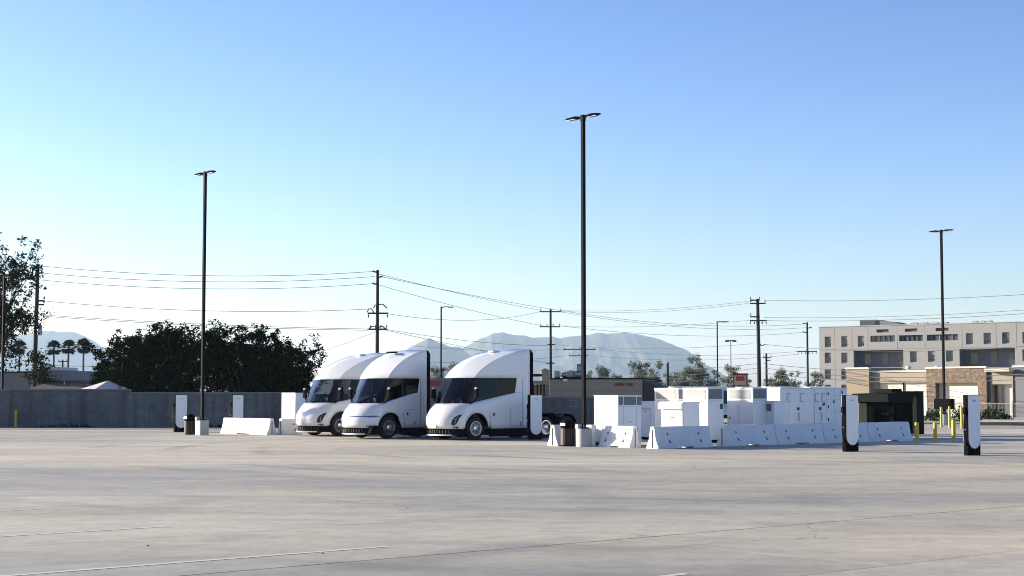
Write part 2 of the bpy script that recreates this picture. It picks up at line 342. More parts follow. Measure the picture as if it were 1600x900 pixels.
def set_cab(xr, glass_end):              # long sleeper cab or the shorter day cab: roof and tail move together
    global ROWS, XR, GLASS_END
    k = (xr + .02) / 3.30; XR = xr; GLASS_END = glass_end
    ROWS = [r if i <= WTOP else (r[0], r[1], -.02 + (r[2] + .02) * k if r[2] > -.02 else r[2], -.02 + (r[3] + .02) * k, r[4], r[5]) for i, r in enumerate(ROWS_FULL)]
FR = [i / 18 for i in range(19)]                              # front: centre .. corner
SF = [0.3 * i / 16 for i in range(1, 17)] + [0.36, 0.44, 0.52, 0.62, 0.75, 0.80, 0.88, 0.94, 1.0]
def sm(t): t = max(0, min(1, t)); return t * t * (3 - 2 * t)
def fpt(row, a):
    zc, zt, xt, xc, w, k = row
    ph = a * math.pi / 2
    y = (w * a) * (1 - k) + (w * math.sin(ph)) * k
    x = (xt + (xc - xt) * a ** 1.15) * (1 - k) + (xc + (xt - xc) * math.cos(ph)) * k
    return x, y, zt + (zc - zt) * a ** 1.5
def spt(row, f):
    zc, zt, xt, xc, w, k = row
    return xc + (XR - xc) * f, w + (1.27 - w) * min(1, f * 1.35), zc
def rowz(z):
    for A, B in zip(ROWS[:WTOP], ROWS[1:WTOP + 1]):
        if A[0] <= z <= B[0]:
            t = (z - A[0]) / (B[0] - A[0]); return tuple(p + (q - p) * t for p, q in zip(A, B))
    return ROWS[0]
def front(a, z, s=-1, off=0.0):
    r = rowz(z); x, y, _ = fpt(r, abs(a)); x2, y2, _ = fpt(r, min(1, abs(a) + 0.02)); x1, y1, _ = fpt(r, max(0, abs(a) - 0.02))
    n = Vector((-(y2 - y1), (x2 - x1), 0)).normalized(); n = n if n.x < 0 or n.y > 0 else -n
    sg = s if a >= 0 else -s
    return Vector((x + n.x * off, (y + abs(n.y) * off) * sg, z))
def side(x, z, s=-1, off=0.0):
    r = rowz(z); f = (x - r[3]) / (XR - r[3]); _, y, _ = spt(r, f); return Vector((x, (y + off) * s, z))
def arch(x): return 0.55 + math.sqrt(max(0, 0.66 ** 2 - x * x)) if abs(x) < 0.66 else 0.0
def beltz(f): t = min(1, f / .78); return 1.62 + 0.48 * (t * .75 + .25 * sm(t))
def body_grid():
    nC = len(FR) + len(SF); G = []
    for ri, row in enumerate(ROWS):
        half = []
        for c in range(nC):
            if c < len(FR): p = list(fpt(row, FR[c])); f = 0
            else: f = SF[c - len(FR)]; p = list(spt(row, f))
            x0 = (fpt(ROWS[0], FR[c]) if c < len(FR) else spt(ROWS[0], f))[0]
            bz = beltz(f)
            if ri <= BELT:
                zb = max(0.5, arch(x0)) if (c >= len(FR) or FR[c] > 0.75) else 0.5
                t = (ROWS[ri][0] - 0.5) / (ROWS[BELT][0] - 0.5); p[2] = zb + (bz - zb) * t
            elif ri <= WTOP:
                t = (ROWS[ri][0] - ROWS[BELT][0]) / (ROWS[WTOP][0] - ROWS[BELT][0]); p[2] = bz + (2.76 - bz) * t
            half.append(p)
        G.append(half)
    return G, nC
def is_glass(r, c):        # cell between rows r,r+1 and columns c,c+1
    return BELT <= r < WTOP and (c < len(FR) - 1 + 1 or SF[min(c + 1 - len(FR), len(SF) - 1)] <= GLASS_END)
def grid_mesh(G, nC, keep, off=0.0):
    m = MB(); idx = {}
    def vid(r, c, s):
        key = (r, c, s if c else 1)
        if key not in idx:
            p = G[r][c]; idx[key] = len(m.v); m.v.append((p[0] - (off if c < len(FR) else 0), (p[1] + (off if c > 6 else 0)) * s, p[2]))
        return idx[key]
    for s in (1, -1):
        for r in range(len(ROWS) - 1):
            for c in range(nC - 1):
                if keep(r, c, s):
                    q = [vid(r, c, s), vid(r, c + 1, s), vid(r + 1, c + 1, s), vid(r + 1, c, s)]
                    m.f.append(tuple(q if s < 0 else reversed(q))); m.mi.append(0)
    return m
def arc_strip(m, z0, z1, inset, a0, a1, n=20, thick=0.05, rowz_=0.55):
    P = []
    for i in range(n + 1):
        a = a0 + (a1 - a0) * i / n; P.append(front(a, rowz_, off=-inset))
    for p, q in zip(P, P[1:]):
        d = Vector((thick, 0, 0))
        m.raw([(p.x, p.y, z0), (q.x, q.y, z0), (q.x, q.y, z1), (p.x, p.y, z1), (p.x + thick, p.y * .96, z0), (q.x + thick, q.y * .96, z0), (q.x + thick, q.y * .96, z1), (p.x + thick, p.y * .96, z1)],
              [(0, 1, 2, 3), (3, 2, 6, 7), (0, 4, 5, 1), (4, 7, 6, 5)])
GRILLE = mat('grille_grey', (0.035, 0.035, 0.037), 0.6, spec=.2)
FRIT = mat('black_glass_edge', (0.006, 0.006, 0.009), 0.3, spec=0.15)
HEADL = mat('smoked_headlight', (0.01, 0.011, 0.016), 0.12, spec=0.5)
LBAR = mat('light_bar_lens', (0.06, 0.10, 0.28), 0.12, spec=0.8)
CHIP = mat('headlight_reflector', (0.5, 0.52, 0.55), 0.15, 0.9)
SEAT = mat('seat_fabric', (0.22, 0.22, 0.22), 0.9)
SCREEN = mat('cab_screen', (0.01, 0.012, 0.015), 0.1)
def wheel(parent, x, y, s, dual=False):
    w = MB(); hw = 0.30 if dual else 0.155
    w.lathe([(0.30, -hw), (0.40, -hw - 0.005), (0.475, -hw + 0.02), (0.505, -hw + 0.06), (0.51, 0), (0.505, hw - 0.06), (0.475, hw - 0.02), (0.40, hw + 0.005), (0.30, hw)], 40, (0, 0, 0), 'Y')
    t = w.build('wheel', RUBBER, parent, smooth=35); t.location = (x, y, 0.51)
    e = s * (hw - 0.01)
    r = MB(); dish = -0.06 if not dual else -0.14
    prof = [(0.325, e + s * 0.01), (0.325, e + s * 0.03), (0.295, e + s * 0.03), (0.275, e + s * (0.0 + dish * .3)), (0.24, e + s * dish), (0.13, e + s * (dish * .6)), (0.125, e + s * 0.02), (0.09, e + s * 0.04), (0.0, e + s * 0.045)]
    r.lathe(prof, 40, (0, 0, 0), 'Y'); ro = r.build('rim', ALU, t, smooth=30)
    h = MB()
    for k in range(10):
        an = 2 * math.pi * k / 10; h.lathe([(0.034, e + s * (dish * .85) - 0.012), (0.034, e + s * (dish * .85) + s * 0.012)], 10, (0.195 * math.cos(an), 0, 0.195 * math.sin(an)), 'Y')
    tag(h.build('hand_holes', SHADOWGAP, ro), kind='stuff')
    n = MB()
    for k in range(10):
        an = 2 * math.pi * (k + .5) / 10; n.lathe([(0.014, e + s * (dish * .4)), (0.012, e + s * 0.02)], 6, (0.15 * math.cos(an), 0, 0.15 * math.sin(an)), 'Y')
    tag(n.build('wheel_nuts', CHIP, ro), kind='stuff')
    return t
def sharp_edges(me, chains):
    key = lambda v: (round(v[0], 3), round(v[1], 3), round(v[2], 3))
    on = [set(key(p) for p in ch) for ch in chains]
    at_ = me.attributes.get('sharp_edge') or me.attributes.new('sharp_edge', 'BOOLEAN', 'EDGE')
    for e in me.edges:
        a, b = (key(me.vertices[i].co) for i in e.vertices)
        if any(a in s and b in s for s in on): at_.data[e.index].value = True
def make_truck(loc, label, bar=False, plate=True, xr=3.13, glass_end=0.7501):
    set_cab(xr, glass_end); dx = xr - 3.28
    T = thing('semi_truck', loc, GRID, label, 'truck', 'white electric semi trucks parked side by side')
    G, nC = body_grid()
    b = grid_mesh(G, nC, lambda r, c, s: not is_glass(r, c))
    body = b.build('cab_body', [TRUCKW, INSIDE], T, smooth=26, fix=False)
    sharp_edges(body.data, [[Vector((p[0], p[1] * s, p[2])) for p in (G[r][len(FR) - 1] for r in range(BELT, len(ROWS)))] for s in (1, -1)])
    sol = body.modifiers.new('shell', 'SOLIDIFY'); sol.thickness = 0.035; sol.offset = -1; sol.material_offset = 1; sol.material_offset_rim = 1
    # glass: windscreen and one long side window each side, black frit between them
    nf = len(FR)
    def isw(r, c, s): return BELT <= r < WTOP and c < nf - 5
    ws = grid_mesh(G, nC, isw, -0.006); ws.build('windscreen', WSHIELD, T, smooth=60, fix=False)
    for s in (-1, 1):
        sw = grid_mesh(G, nC, lambda r, c, ss, s=s: ss == s and is_glass(r, c) and nf + 3 <= c, -0.006); sw.build('side_window', TINTED, T, smooth=60, fix=False)
        pil = grid_mesh(G, nC, lambda r, c, ss, s=s: ss == s and BELT <= r < WTOP and nf - 5 <= c < nf + 3, -0.004); pil.build('windscreen_pillar', FRIT, T, smooth=60, fix=False)
    # black frame lines inside the side windows
    for s in (-1, 1):                     # roof-edge bead from the windscreen top to the tail, added to catch a highlight
        m = MB(); m.tube([(p[0] - .004, (p[1] + .002) * s, p[2] + .002) for p in (G[r][nf - 1] for r in range(WTOP, len(ROWS)))], 0.016, 6); m.build('roof_highlight_bead', TRUCKW, T, smooth=60)
    # back wall and black side extenders
    m = MB(); m.box(XR - 0.06, XR + 0.0, -1.2, 1.2, 0.42, 4.02); m.build('cab_back_wall', INSIDE, T)
    m = MB(); m.prism([(-1.262, .42), (-1.262, 3.9), (-1.1, 4.07), (1.1, 4.07), (1.262, 3.9), (1.262, .42), (1.15, .42), (1.15, 3.9), (-1.15, 3.9), (-1.15, .42)], XR + 0.004, XR + 0.215, 'X'); m.build('rear_fairing_edge', BLACK, T)
    # lower black bumper, white lip, skirts, floor
    m = MB(); arc_strip(m, 0.22, 0.505, 0.05, -0.98, 0.98, 36, 0.25); m.build('lower_grille', BLACK, T)
    for i in range(13):
        m = MB(); p = front(-0.5 + i / 12, 0.55, off=-0.035); m.box(p.x - 0.015, p.x + 0.05, p.y - 0.012, p.y + 0.012, 0.29, 0.44); m.build('grille_bar', GRILLE, T)
    m = MB(); arc_strip(m, 0.20, 0.255, -0.02, -0.50, 0.50, 26, 0.22)
    for i in range(26):
        a0 = -0.52 + 1.04 * i / 26; a1 = -0.52 + 1.04 * (i + 1) / 26; p = front(a0, 0.55, off=0.03); q = front(a1, 0.55, off=0.03); m.face([(p.x, p.y, 0.2555), (q.x, q.y, 0.2555), (q.x + .22, q.y * .96, 0.2555), (p.x + .22, p.y * .96, 0.2555)])
    m.build('front_lip', TRUCKW, T)
    for s in (-1, 1):
        m = MB(); m.box(0.78, XR + 0.15, min(s * 1.16, s * 1.225), max(s * 1.16, s * 1.225), 0.14, 0.512); m.build('side_skirt', BLACK, T)
        if bar:
            m = MB(); m.prism([(-1.08, .26), (-.60, .26), (-.60, .60), (-1.02, .60)], min(s * 1.0, s * 1.272), max(s * 1.0, s * 1.272)); m.build('corner_cladding', BLACK, T)
    m = MB(); m.box(-1.1, XR, -1.1, 1.1, 0.52, 0.60); m.build('cab_floor', INSIDE, T); m = MB(); m.box(-0.75, 0.8, -0.86, 0.86, 0.61, 1.15); m.build('bulkhead', INSIDE, T); m = MB(); m.box(-0.9, XR, -0.7, 0.7, 0.2, 0.5); m.build('battery_box', INSIDE, T)
    for s in (-1, 1):   # dark wheel-arch liners
        m = MB(); N = 14
        for i in range(N):
            t0, t1 = math.pi * i / N, math.pi * (i + 1) / N
            P = [(0.655 * math.cos(t), 0.55 + 0.655 * math.sin(t)) for t in (t0, t1)]
            ya, yb = sorted((s * 0.8, s * 1.255)); m.face([(P[0][0], ya, P[0][1]), (P[1][0], ya, P[1][1]), (P[1][0], yb, P[1][1]), (P[0][0], yb, P[0][1])])
        m.build('wheel_arch', BLACK, T, fix=False)
        m = MB(); pts = []   # flared lip round the arch
        for i in range(19):
            t = math.pi * i / 18; x = 0.675 * math.cos(t); z = 0.55 + 0.675 * math.sin(t)
            pts.append((x, s * (abs(side(x, max(z, .52)).y) + 0.004 if x > -0.44 else abs(front(min(1, 0.80 + .2 * (x + .70) / .25), max(z, .52)).y) + 0.004), z))
        m.tube(pts, 0.03, 6); m.build('arch_lip', TRUCKW, T, smooth=60)
    # seat, dash and screens seen through the glass
    m = MB(); m.box(0.25, 0.8, -0.28, 0.28, 1.15, 1.42, 0.05); st = m.build('driver_seat', SEAT, T, smooth=40); m = MB(); m.box(0.72, 0.9, -0.27, 0.27, 1.35, 2.15, 0.05); m.build('seat_back', SEAT, st, smooth=40); m = MB(); m.box(0.76, 0.9, -0.15, 0.15, 2.12, 2.4, 0.04); m.build('headrest', SEAT, st, smooth=40)
    m = MB(); m.box(-0.62, -0.15, -0.95, 0.95, 1.3, 1.56, 0.06); m.build('dashboard', INSIDE, T)
    m = MB(); m.box(-0.12, -0.09, -0.62, -0.26, 1.5, 1.76, 0.01); m.build('cab_screen', SCREEN, T); m = MB(); m.box(-0.12, -0.09, 0.26, 0.62, 1.5, 1.76, 0.01); m.build('cab_screen', SCREEN, T)
    m = MB(); m.lathe([(0.19, -0.015), (0.215, 0), (0.19, 0.015)], 20, (0.02, 0, 1.66), 'X'); m.build('steering_wheel', INSIDE, T, smooth=60)
    for s in (-1, 1):
        m = MB(); q = [side(1.30 + dx * .45, 1.90, s, -0.03), side(1.30 + dx * .45, 2.74, s, -0.03)]; m.tube(q, 0.05, 6); m.build('door_pillar', INSIDE, T)
        # seams: door cut lines, rub line, latch and steps
        def seam(P, w=0.010):
            m = MB()
            for p, q in zip(P, P[1:]):
                d = (q - p).normalized(); n = Vector((0, s, 0)); t = d.cross(n).normalized() * w
                m.face([p - t, p + t, q + t, q - t])
            m.build('panel_seam', SHADOWGAP, T)
        seam([side(0.80, 0.54 + .25 * i / 2, s, 0.004) for i in range(4)] + [side(0.72, 1.25, s, 0.004), side(0.66, 1.5, s, .004), side(0.66, 1.66, s, .004)])
        if dx > -.5:
            seam([side(1.95, 0.53 + 1.42 * i / 8, s, 0.004) for i in range(9)])
            seam([side(2.70, 0.53 + 2.2 * i / 10, s, 0.004) for i in range(11)])
        else: seam([side(1.74, 0.53 + 2.2 * i / 10, s, 0.004) for i in range(11)])
        seam([side(0.85 + i * .3, 1.30 + 0.02 * i, s, 0.004) for i in range(4)], 0.006)
        if dx > -.5: seam([side(2.0 + i * .17, 2.12, s, 0.005) for i in range(5)], 0.006)
        m = MB(); p = side(0.98, 1.12, s, 0.004); m.box(p.x - .05, p.x + .05, min(p.y, p.y + s * .012), max(p.y, p.y + s * .012), 1.06, 1.2, 0.004)
        m.build('door_latch', SHADOWGAP, T)
        m = MB(); p = side(2.58 + (dx if dx < -.5 else 0), 0.72, s, 0.004); m.box(p.x - .02, p.x + .02, min(p.y, p.y + s * .008), max(p.y, p.y + s * .008), 0.6, 0.80); m.build('side_marker', SHADOWGAP, T)
        # mirror: tall slim camera arm with a white cap added for the sun's glint
        m = MB(); x, y = -0.25, s * 1.52
        m.tube([side(-0.32, 1.60, s, -0.02), (x - .04, s * 1.36, 1.70), (x, y - s * .03, 1.86)], 0.035, 8); mo = m.build('mirror', BLACK, T, smooth=50)
        m = MB(); m.box(x - 0.07, x + 0.07, min(y - .11, y + .11), max(y - .11, y + .11), 1.84, 2.26, 0.04); m.build('mirror_housing', BLACK, mo, smooth=40)
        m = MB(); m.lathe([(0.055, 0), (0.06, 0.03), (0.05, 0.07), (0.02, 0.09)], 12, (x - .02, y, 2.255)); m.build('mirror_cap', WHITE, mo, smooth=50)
        # lights
        if not bar:
            poly = [(.50, .68), (.505, .78), (.525, .88), (.58, 1.02), (.66, 1.10), (.78, 1.15), (.74, 1.05), (.70, .96), (.68, .86), (.64, .74), (.58, .665), (.54, .655)]
            m = MB(); cpt = front(.61, .88, s, 0.022); P = [front(a, z, s, 0.012) for a, z in poly]
            for p, q in zip(P, P[1:] + P[:1]): m.face([cpt, p, q])
            hl = m.build('headlight', HEADL, T, smooth=60)
            for (a, z, rr) in ((.60, .80, .035), (.615, .92, .032), (.66, 1.02, .026)):
                k = MB(); p = front(a, z, s, 0.026); k.lathe([(rr * .6, -0.006), (rr, 0.0), (rr * .5, 0.008)], 10, p, 'X'); k.build('lamp_reflector', CHIP, hl, smooth=40)
    if bar:
        m = MB()
        for i in range(40):
            a0, a1 = -0.9 + 1.8 * i / 40, -0.9 + 1.8 * (i + 1) / 40
            h0, h1 = [0.022 + 0.03 * sm((abs(a) - .35) / .45) * (1 - sm((abs(a) - .8) / .12)) for a in (a0, a1)]
            zc = 1.03
            m.face([front(a0, zc - h0, off=0.012), front(a1, zc - h1, off=0.012), front(a1, zc + h1 * .6, off=0.012), front(a0, zc + h0 * .6, off=0.012)])
        m.build('light_bar', LBAR, T, smooth=60)
    if plate:
        p = front(0, .62, off=0.02); m = MB(); m.box(p.x - .012, p.x, p.y - .17, p.y + .17, 0.53, 0.68); m.build('number_plate', mat('plate_grey', (0.55, 0.55, 0.56), 0.5, var=.3, scale=30), T)
    # hood emblem
    p = front(0, 1.12, off=0.0); m = MB(); m.prism([(-.075, .05), (.075, .05), (.068, .022), (.02, .022), (0, -.075), (-.02, .022), (-.068, .022)], -0.004, 0.004, 'X')
    em = m.build('hood_emblem', GREYL, T); em.location = (p.x - .01, 0, 1.13); em.rotation_euler = (0, R(-20), 0)
    # wipers
    for s in (-1, 1): m = MB(); m.tube([front(.15 * s, 1.62, off=0.03), front(.35 * s, 1.72, off=0.03), front(.62 * s, 2.15, off=.03)], 0.014, 5); m.build('wiper', BLACK, T)
    # chassis behind the cab
    for s in (-1, 1): m = MB(); m.box(XR, 6.55 + dx, s * .42 - .05, s * .42 + .05, 0.62, 0.92); m.build('chassis_rail', BLACKM, T)
    for x in (3.7 + dx, 4.95 + dx, 6.3 + dx): m = MB(); m.box(x, x + .12, -.37, .37, 0.66, 0.88); m.build('crossmember', BLACKM, T)
    m = MB(); m.prism([(4.35 + dx, 1.0), (5.5 + dx, 1.0), (5.6 + dx, 1.12), (5.45 + dx, 1.16), (4.4 + dx, 1.16), (4.25 + dx, 1.12)], -0.45, 0.45); m.build('fifth_wheel', BLACKM, T)
    for s in (-1, 1):
        for x in (4.32 + dx, 5.66 + dx):
            m = MB(); N = 10
            for i in range(N):
                t0, t1 = R(15) + R(150) * i / N, R(15) + R(150) * (i + 1) / N; ya, yb = sorted((s * .6, s * 1.25))
                q = [(x + r_ * math.cos(t), .51 + r_ * math.sin(t)) for t in (t0, t1) for r_ in (0.60, 0.625)]
                m.raw([(q[0][0], ya, q[0][1]), (q[2][0], ya, q[2][1]), (q[2][0], yb, q[2][1]), (q[0][0], yb, q[0][1]), (q[1][0], ya, q[1][1]), (q[3][0], ya, q[3][1]), (q[3][0], yb, q[3][1]), (q[1][0], yb, q[1][1])], [(0, 1, 2, 3), (4, 7, 6, 5), (0, 4, 5, 1), (2, 6, 7, 3), (1, 5, 6, 2), (0, 3, 7, 4)])
            m.build('mudguard', BLACK, T)
            wheel(T, x, s * 0.92, s, True)
        wheel(T, 0.0, s * 1.03, s)
    for x in (0, 4.32 + dx, 5.66 + dx): m = MB(); m.tube([(x, -.8, .51), (x, .8, .51)], .08, 8); m.build('axle', BLACKM, T)
    # roof vent nub
    m = MB(); m.box(2.0 + dx, 2.4 + dx, -.18, .18, 3.95, 4.02, 0.02); m.build('roof_antenna_pod', BLACK if bar else CABW, T)
    return T
def truck_at(px, py, label, **k):
    p = gp(px, py); return make_truck(p + VV * 1.17, label, **k)
truck_at(743, 687.6, 'white semi truck nearest the charging post, dark teardrop headlight, all wheels in view')
truck_at(607.5, 685.6, 'middle white semi truck with a slim dark blue light bar across its nose', bar=True, plate=False, xr=2.10, glass_end=0.8001)
truck_at(531, 681.5, 'leftmost white semi truck half hidden by the truck beside it, teardrop headlight')
# ------------------------------------------------------------ charging posts
def charging_post(loc, label):
    T = thing('charging_post', loc, GRID, label, 'charger', 'slab shaped charging posts')
    w, d, h = 0.73, 0.17, 2.0
    m = MB(); m.box(0, w, 0, d, 0.0, h, 0.02); m.build('housing', BLACK, T, smooth=40)
    # white front with a round lower end
    for (y0, y1) in ((-0.022, -0.001), (d + 0.001, d + 0.022)):
        m = MB(); r = (w - 0.06) / 2; cx = w / 2; P = [(0.03, h - 0.015), (0.03, 0.2 + r)] + [(cx - r * math.cos(t), 0.2 + r - r * 0.92 * math.sin(t)) for t in [math.pi * i / 20 for i in range(1, 20)]] + [(w - 0.03, 0.2 + r), (w - 0.03, h - 0.015)]
        m.prism(P, y0, y1); m.build('white_panel', WHITE, T, smooth=30)
    m = MB(); m.box(0.10, w - 0.10, -0.027, -0.022, 0.62, 1.72, 0.002); m.build('panel_inset', mat('panel_inset_white', (0.72, 0.73, 0.745), 0.5), T)
    text_part('TESLA', 0.085, GREYL, T, (w / 2, -0.024, 1.80), (R(90), 0, 0), 'lettering', 0.002)
    # cable looping down the narrow side and its holster
    m = MB(); m.tube([(-0.005, d * .5, 1.45), (-0.07, d * .5, 1.30), (-0.09, d * .5, 0.95), (-0.075, d * .5, 0.55), (-0.02, d * .5, 0.34)], 0.028, 8); m.build('charging_cable', RUBBER, T, smooth=60)
    m = MB(); m.box(-0.08, 0.0, d * .5 - .05, d * .5 + .05, 1.36, 1.58, 0.015); m.build('plug_holster', BLACK, T, smooth=40)
    m = MB(); m.lathe([(0.02, 0), (0.03, 0.01), (0.012, 0.02)], 8, (-0.095, d * .5 - 0.03, 0.86), 'X'); m.build('plug_ring', WHITE, T)
    return T
charging_post(gp(1322, 706), 'white charging post with round lower panel in front of the green transformer')
charging_post(gp(1513, 712), 'white charging post nearest the right edge of the lot, beside yellow bollards')
charging_post(gp(828, 687.2), 'white charging post standing against the rear of the nearest white truck')
charging_post(gp(273.3, 675.2), 'leftmost white charging post beside a dark waste bin')
charging_post(gp(362.5, 673.0), 'white charging post rising behind the sunlit barrier at left')

# ------------------------------------------------------------ precast road barriers
HOLE = mat('lifting_hole_dark', (0.015, 0.016, 0.02), 0.9)
def barrier(loc, rz, L, label, h=0.82):
    T = thing('concrete_barrier', loc, rz, label, 'barrier', 'white concrete road barriers')
    prof = lambda z0: [(-.30, z0), (.30, z0), (.30, .08), (.285, .10), (.175, .34), (.095, h - .02), (.075, h), (-.075, h), (-.095, h - .02), (-.175, .34), (-.285, .10), (-.30, .08)]
    m = MB(); q = 0.36 * L; e = 0.012
    def seg(x0, x1, z0): m.prism(prof(z0), x0, x1, 'X')
    seg(e, q, 0.0); seg(q, L - q, 0.055); seg(L - q, L - e, 0.0)
    m.build('barrier_body', CONC, T, smooth=30)
    for s in (-1, 1):
        for t in (0.22, 0.78):
            def onface(x, z, off=0.004): y = (.175 + (.095 - .175) * (z - .34) / (h - .36)) if z > .34 else (.285 + (.175 - .285) * (z - .1) / .24); return (x, s * (y + off), z)
            k = MB(); k.face([onface(L * t + 0.035 * math.cos(a), 0.535 + 0.055 * math.sin(a)) for a in [2 * math.pi * i / 12 for i in range(12)]]); k.build('lifting_hole', HOLE, T)
            k = MB(); k.face([onface(L * t + .04, 0.36), onface(L * t + .13, 0.20), onface(L * t + .02, 0.22)]); k.build('anchor_notch', HOLE, T)
    for x in (0.003, L - 0.003):
        k = MB(); k.box(x - .006, x + .006, -.016, .016, 0.02, h - .12); k.build('end_slot', HOLE, T)
    return T
B = gp(1028, 701.5) + VV * .30
barrier(B, GRID, 3.05, 'white barrier standing alone in front of the small hooded cabinets')
C3 = gp(1137, 697.5) + VV * .30
for i, lb in enumerate(('white barrier in front of the vented cabinets, first of the joined row', 'white barrier in front of the long switchgear, second of the joined row',
                        'white barrier partly hidden behind the charging post, third of the joined row', 'white barrier beside the yellow bollards, last of the joined row')):
    barrier(C3 + UU * (3.06 * i), GRID, 3.05, lb)
barrier(gp(984, 700) + UU * .30, GRID + R(90), 1.7, 'short white barrier set crosswise before the white box cabinet')
barrier(gp(871, 697) + VV * .30, GRID, 1.75, 'white barrier tucked behind the maroon bin and the round pole base')
barrier(gp(417, 680) + UU * .30, GRID + R(90), 4.5, 'sunlit white barrier lying crosswise in front of the left charging post')
barrier(gp(443, 680) + VV * .30, GRID, 3.05, 'white barrier running in behind the leftmost truck nose')

# ------------------------------------------------------------ white power cabinets
LOUV = mat('louvre_dark', (0.16, 0.17, 0.19), 0.55, var=0.2, scale=8)
LABEL = mat('warning_label', (0.03, 0.03, 0.035), 0.5)
def louvre(T, face, a0, a1, z0, z1, m_frame, m_slat, n=9, name='vent'):
    # face 'x': on the -x side (runs along y); face 'y': on the -y side (runs along x)
    def bx(mm, p0, p1, d0, d1, q0, q1):
        if face == 'x': mm.box(d0, d1, p0, p1, q0, q1)
        else: mm.box(p0, p1, d0, d1, q0, q1)
    m = MB(); bx(m, a0, a1, -0.006, -0.002, z0, z1); v = m.build(name, m_frame, T)
    m = MB(); st = (z1 - z0) / n
    for i in range(n): bx(m, a0 + .012, a1 - .012, -0.024, -0.0065, z0 + st * i + .15 * st, z0 + st * i + .6 * st)
    tag(m.build('louvre_slats', m_slat, v), kind='stuff'); return v
def seamv(T, face, p, z0, z1, w=0.006, name='door_seam', m_=None):
    m = MB()
    if face == 'x': m.box(-0.004, -0.0015, p - w, p + w, z0, z1)
    else: m.box(p - w, p + w, -0.004, -0.0015, z0, z1)
    return m.build(name, m_ or SHADOWGAP, T)
def seamh(T, face, p0, p1, z, w=0.006, name='panel_seam', m_=None):
    m = MB()
    if face == 'x': m.box(-0.004, -0.0015, p0, p1, z - w, z + w)
    else: m.box(p0, p1, -0.004, -0.0015, z - w, z + w)
    return m.build(name, m_ or SHADOWGAP, T)
SEAMG = mat('pale_seam', (0.40, 0.41, 0.43), 0.7)
def cab(loc, a, b, h, label, name='power_cabinet', m_=None, cap=0.03, cat='cabinet', group='white power cabinets'):
    T = thing(name, loc, GRID, label, cat, group)
    m = MB(); m.box(0.03, a - .03, 0.03, b - .03, 0.0, 0.12); m.build('plinth', BLACKM, T)
    m = MB(); m.box(0, a, 0, b, 0.12, h - (cap or 0), 0.012); m.build('cabinet_body', m_ or CABW, T, smooth=30)
    if cap: m = MB(); m.box(-0.015, a + .015, -0.015, b + .015, h - cap + .001, h, 0.008); m.build('cabinet_lid', m_ or CABW, T)
    return T
def onx(T, name, m_, y0, y1, z0, z1, d=0.015):  m = MB(); m.box(-d, -0.002, y0, y1, z0, z1); return m.build(name, m_, T)
def ony(T, name, m_, x0, x1, z0, z1, d=0.015):  m = MB(); m.box(x0, x1, -d, -0.002, z0, z1); return m.build(name, m_, T)
# big box cabinet next to the pole
T = cab(gp(966, 697.0), 1.30, 1.35, 1.99, 'large white box cabinet with dark louvres along its top, beside the tall pole')
louvre(T, 'y', 0.03, 0.28, 1.60, 1.93, LOUV, LOUV); louvre(T, 'y', 0.33, 1.0, 1.60, 1.93, LOUV, LOUV); louvre(T, 'y', 1.05, 1.31, 1.60, 1.93, LOUV, LOUV)
seamh(T, 'x', 0.02, 1.38, 1.55, m_=SEAMG); seamh(T, 'y', 0.02, 1.34, 1.55, m_=SEAMG); seamv(T, 'x', 0.45, .15, 1.93, m_=SEAMG); seamv(T, 'y', 0.3, .15, 1.55, m_=SEAMG); seamv(T, 'y', 1.02, .15, 1.55, m_=SEAMG)
m = MB(); m.prism([(.30, .62), (.42, .62), (.36, .72)], -.008, -.003, 'X'); m.build('warning_triangle', LABEL, T)
ony(T, 'door_lock', LABEL, .80, .86, .62, .74); ony(T, 'door_lock', LABEL, 1.03, 1.07, .52, .72); ony(T, 'maker_plate', SEAMG, .52, .82, .93, .96, .006)
# small white utility post between pole base and cabinet
T = thing('utility_post', gp(925.5, 696.5), GRID, 'slim white utility post between the round pole base and the box cabinet', 'post')
m = MB(); m.box(0, .16, 0, .20, 0, .70, .01); m.build('post_body', CABW, T); m = MB(); m.box(-.06, .20, -.02, .34, .701, .82, .015); m.build('post_cap', CABW, T)
# low hooded cabinets
def hooded(loc, a, b, h, label, writing=False):
    T = cab(loc, a, b, h - .001, label, cap=0.0)
    m = MB(); m.prism([(-.16, h - .30), (-.16, h - .10), (-.02, h), (a + .02, h), (a + .02, h - .06), (0.0, h - .06), (-.003, h - .30)], -.02, b + .02); m.build('rain_hood', CABW, T)
    onx(T, 'door', CABW, .05, b - .06, .30, h - .34, .03); 
    m = MB(); m.box(-.034, -.0305, .10, b - .12, .62, .632); m.build('door_crease', SEAMG, T)
    m = MB(); m.box(-.05, -.0305, .30, .34, h - .50, h - .42); m.build('door_handle', GALV, T)
    if writing:
        m = MB(); m.box(-.036, -.031, b * .40, b * .56, 1.06, 1.12); m.build('danger_plate', LABEL, T); m = MB(); m.box(-.036, -.031, b * .36, b * .60, 1.00, 1.02); m.build('plate_line', SEAMG, T)
    return T
hooded(onv(1068, 44.7), 0.96, 1.27, 1.72, 'low white hooded cabinet with a small dark plate on its door', True)
hooded(onv(1017, 50.0), 1.0, 1.25, 1.72, 'low white hooded cabinet between the box cabinet and the one with a plate')
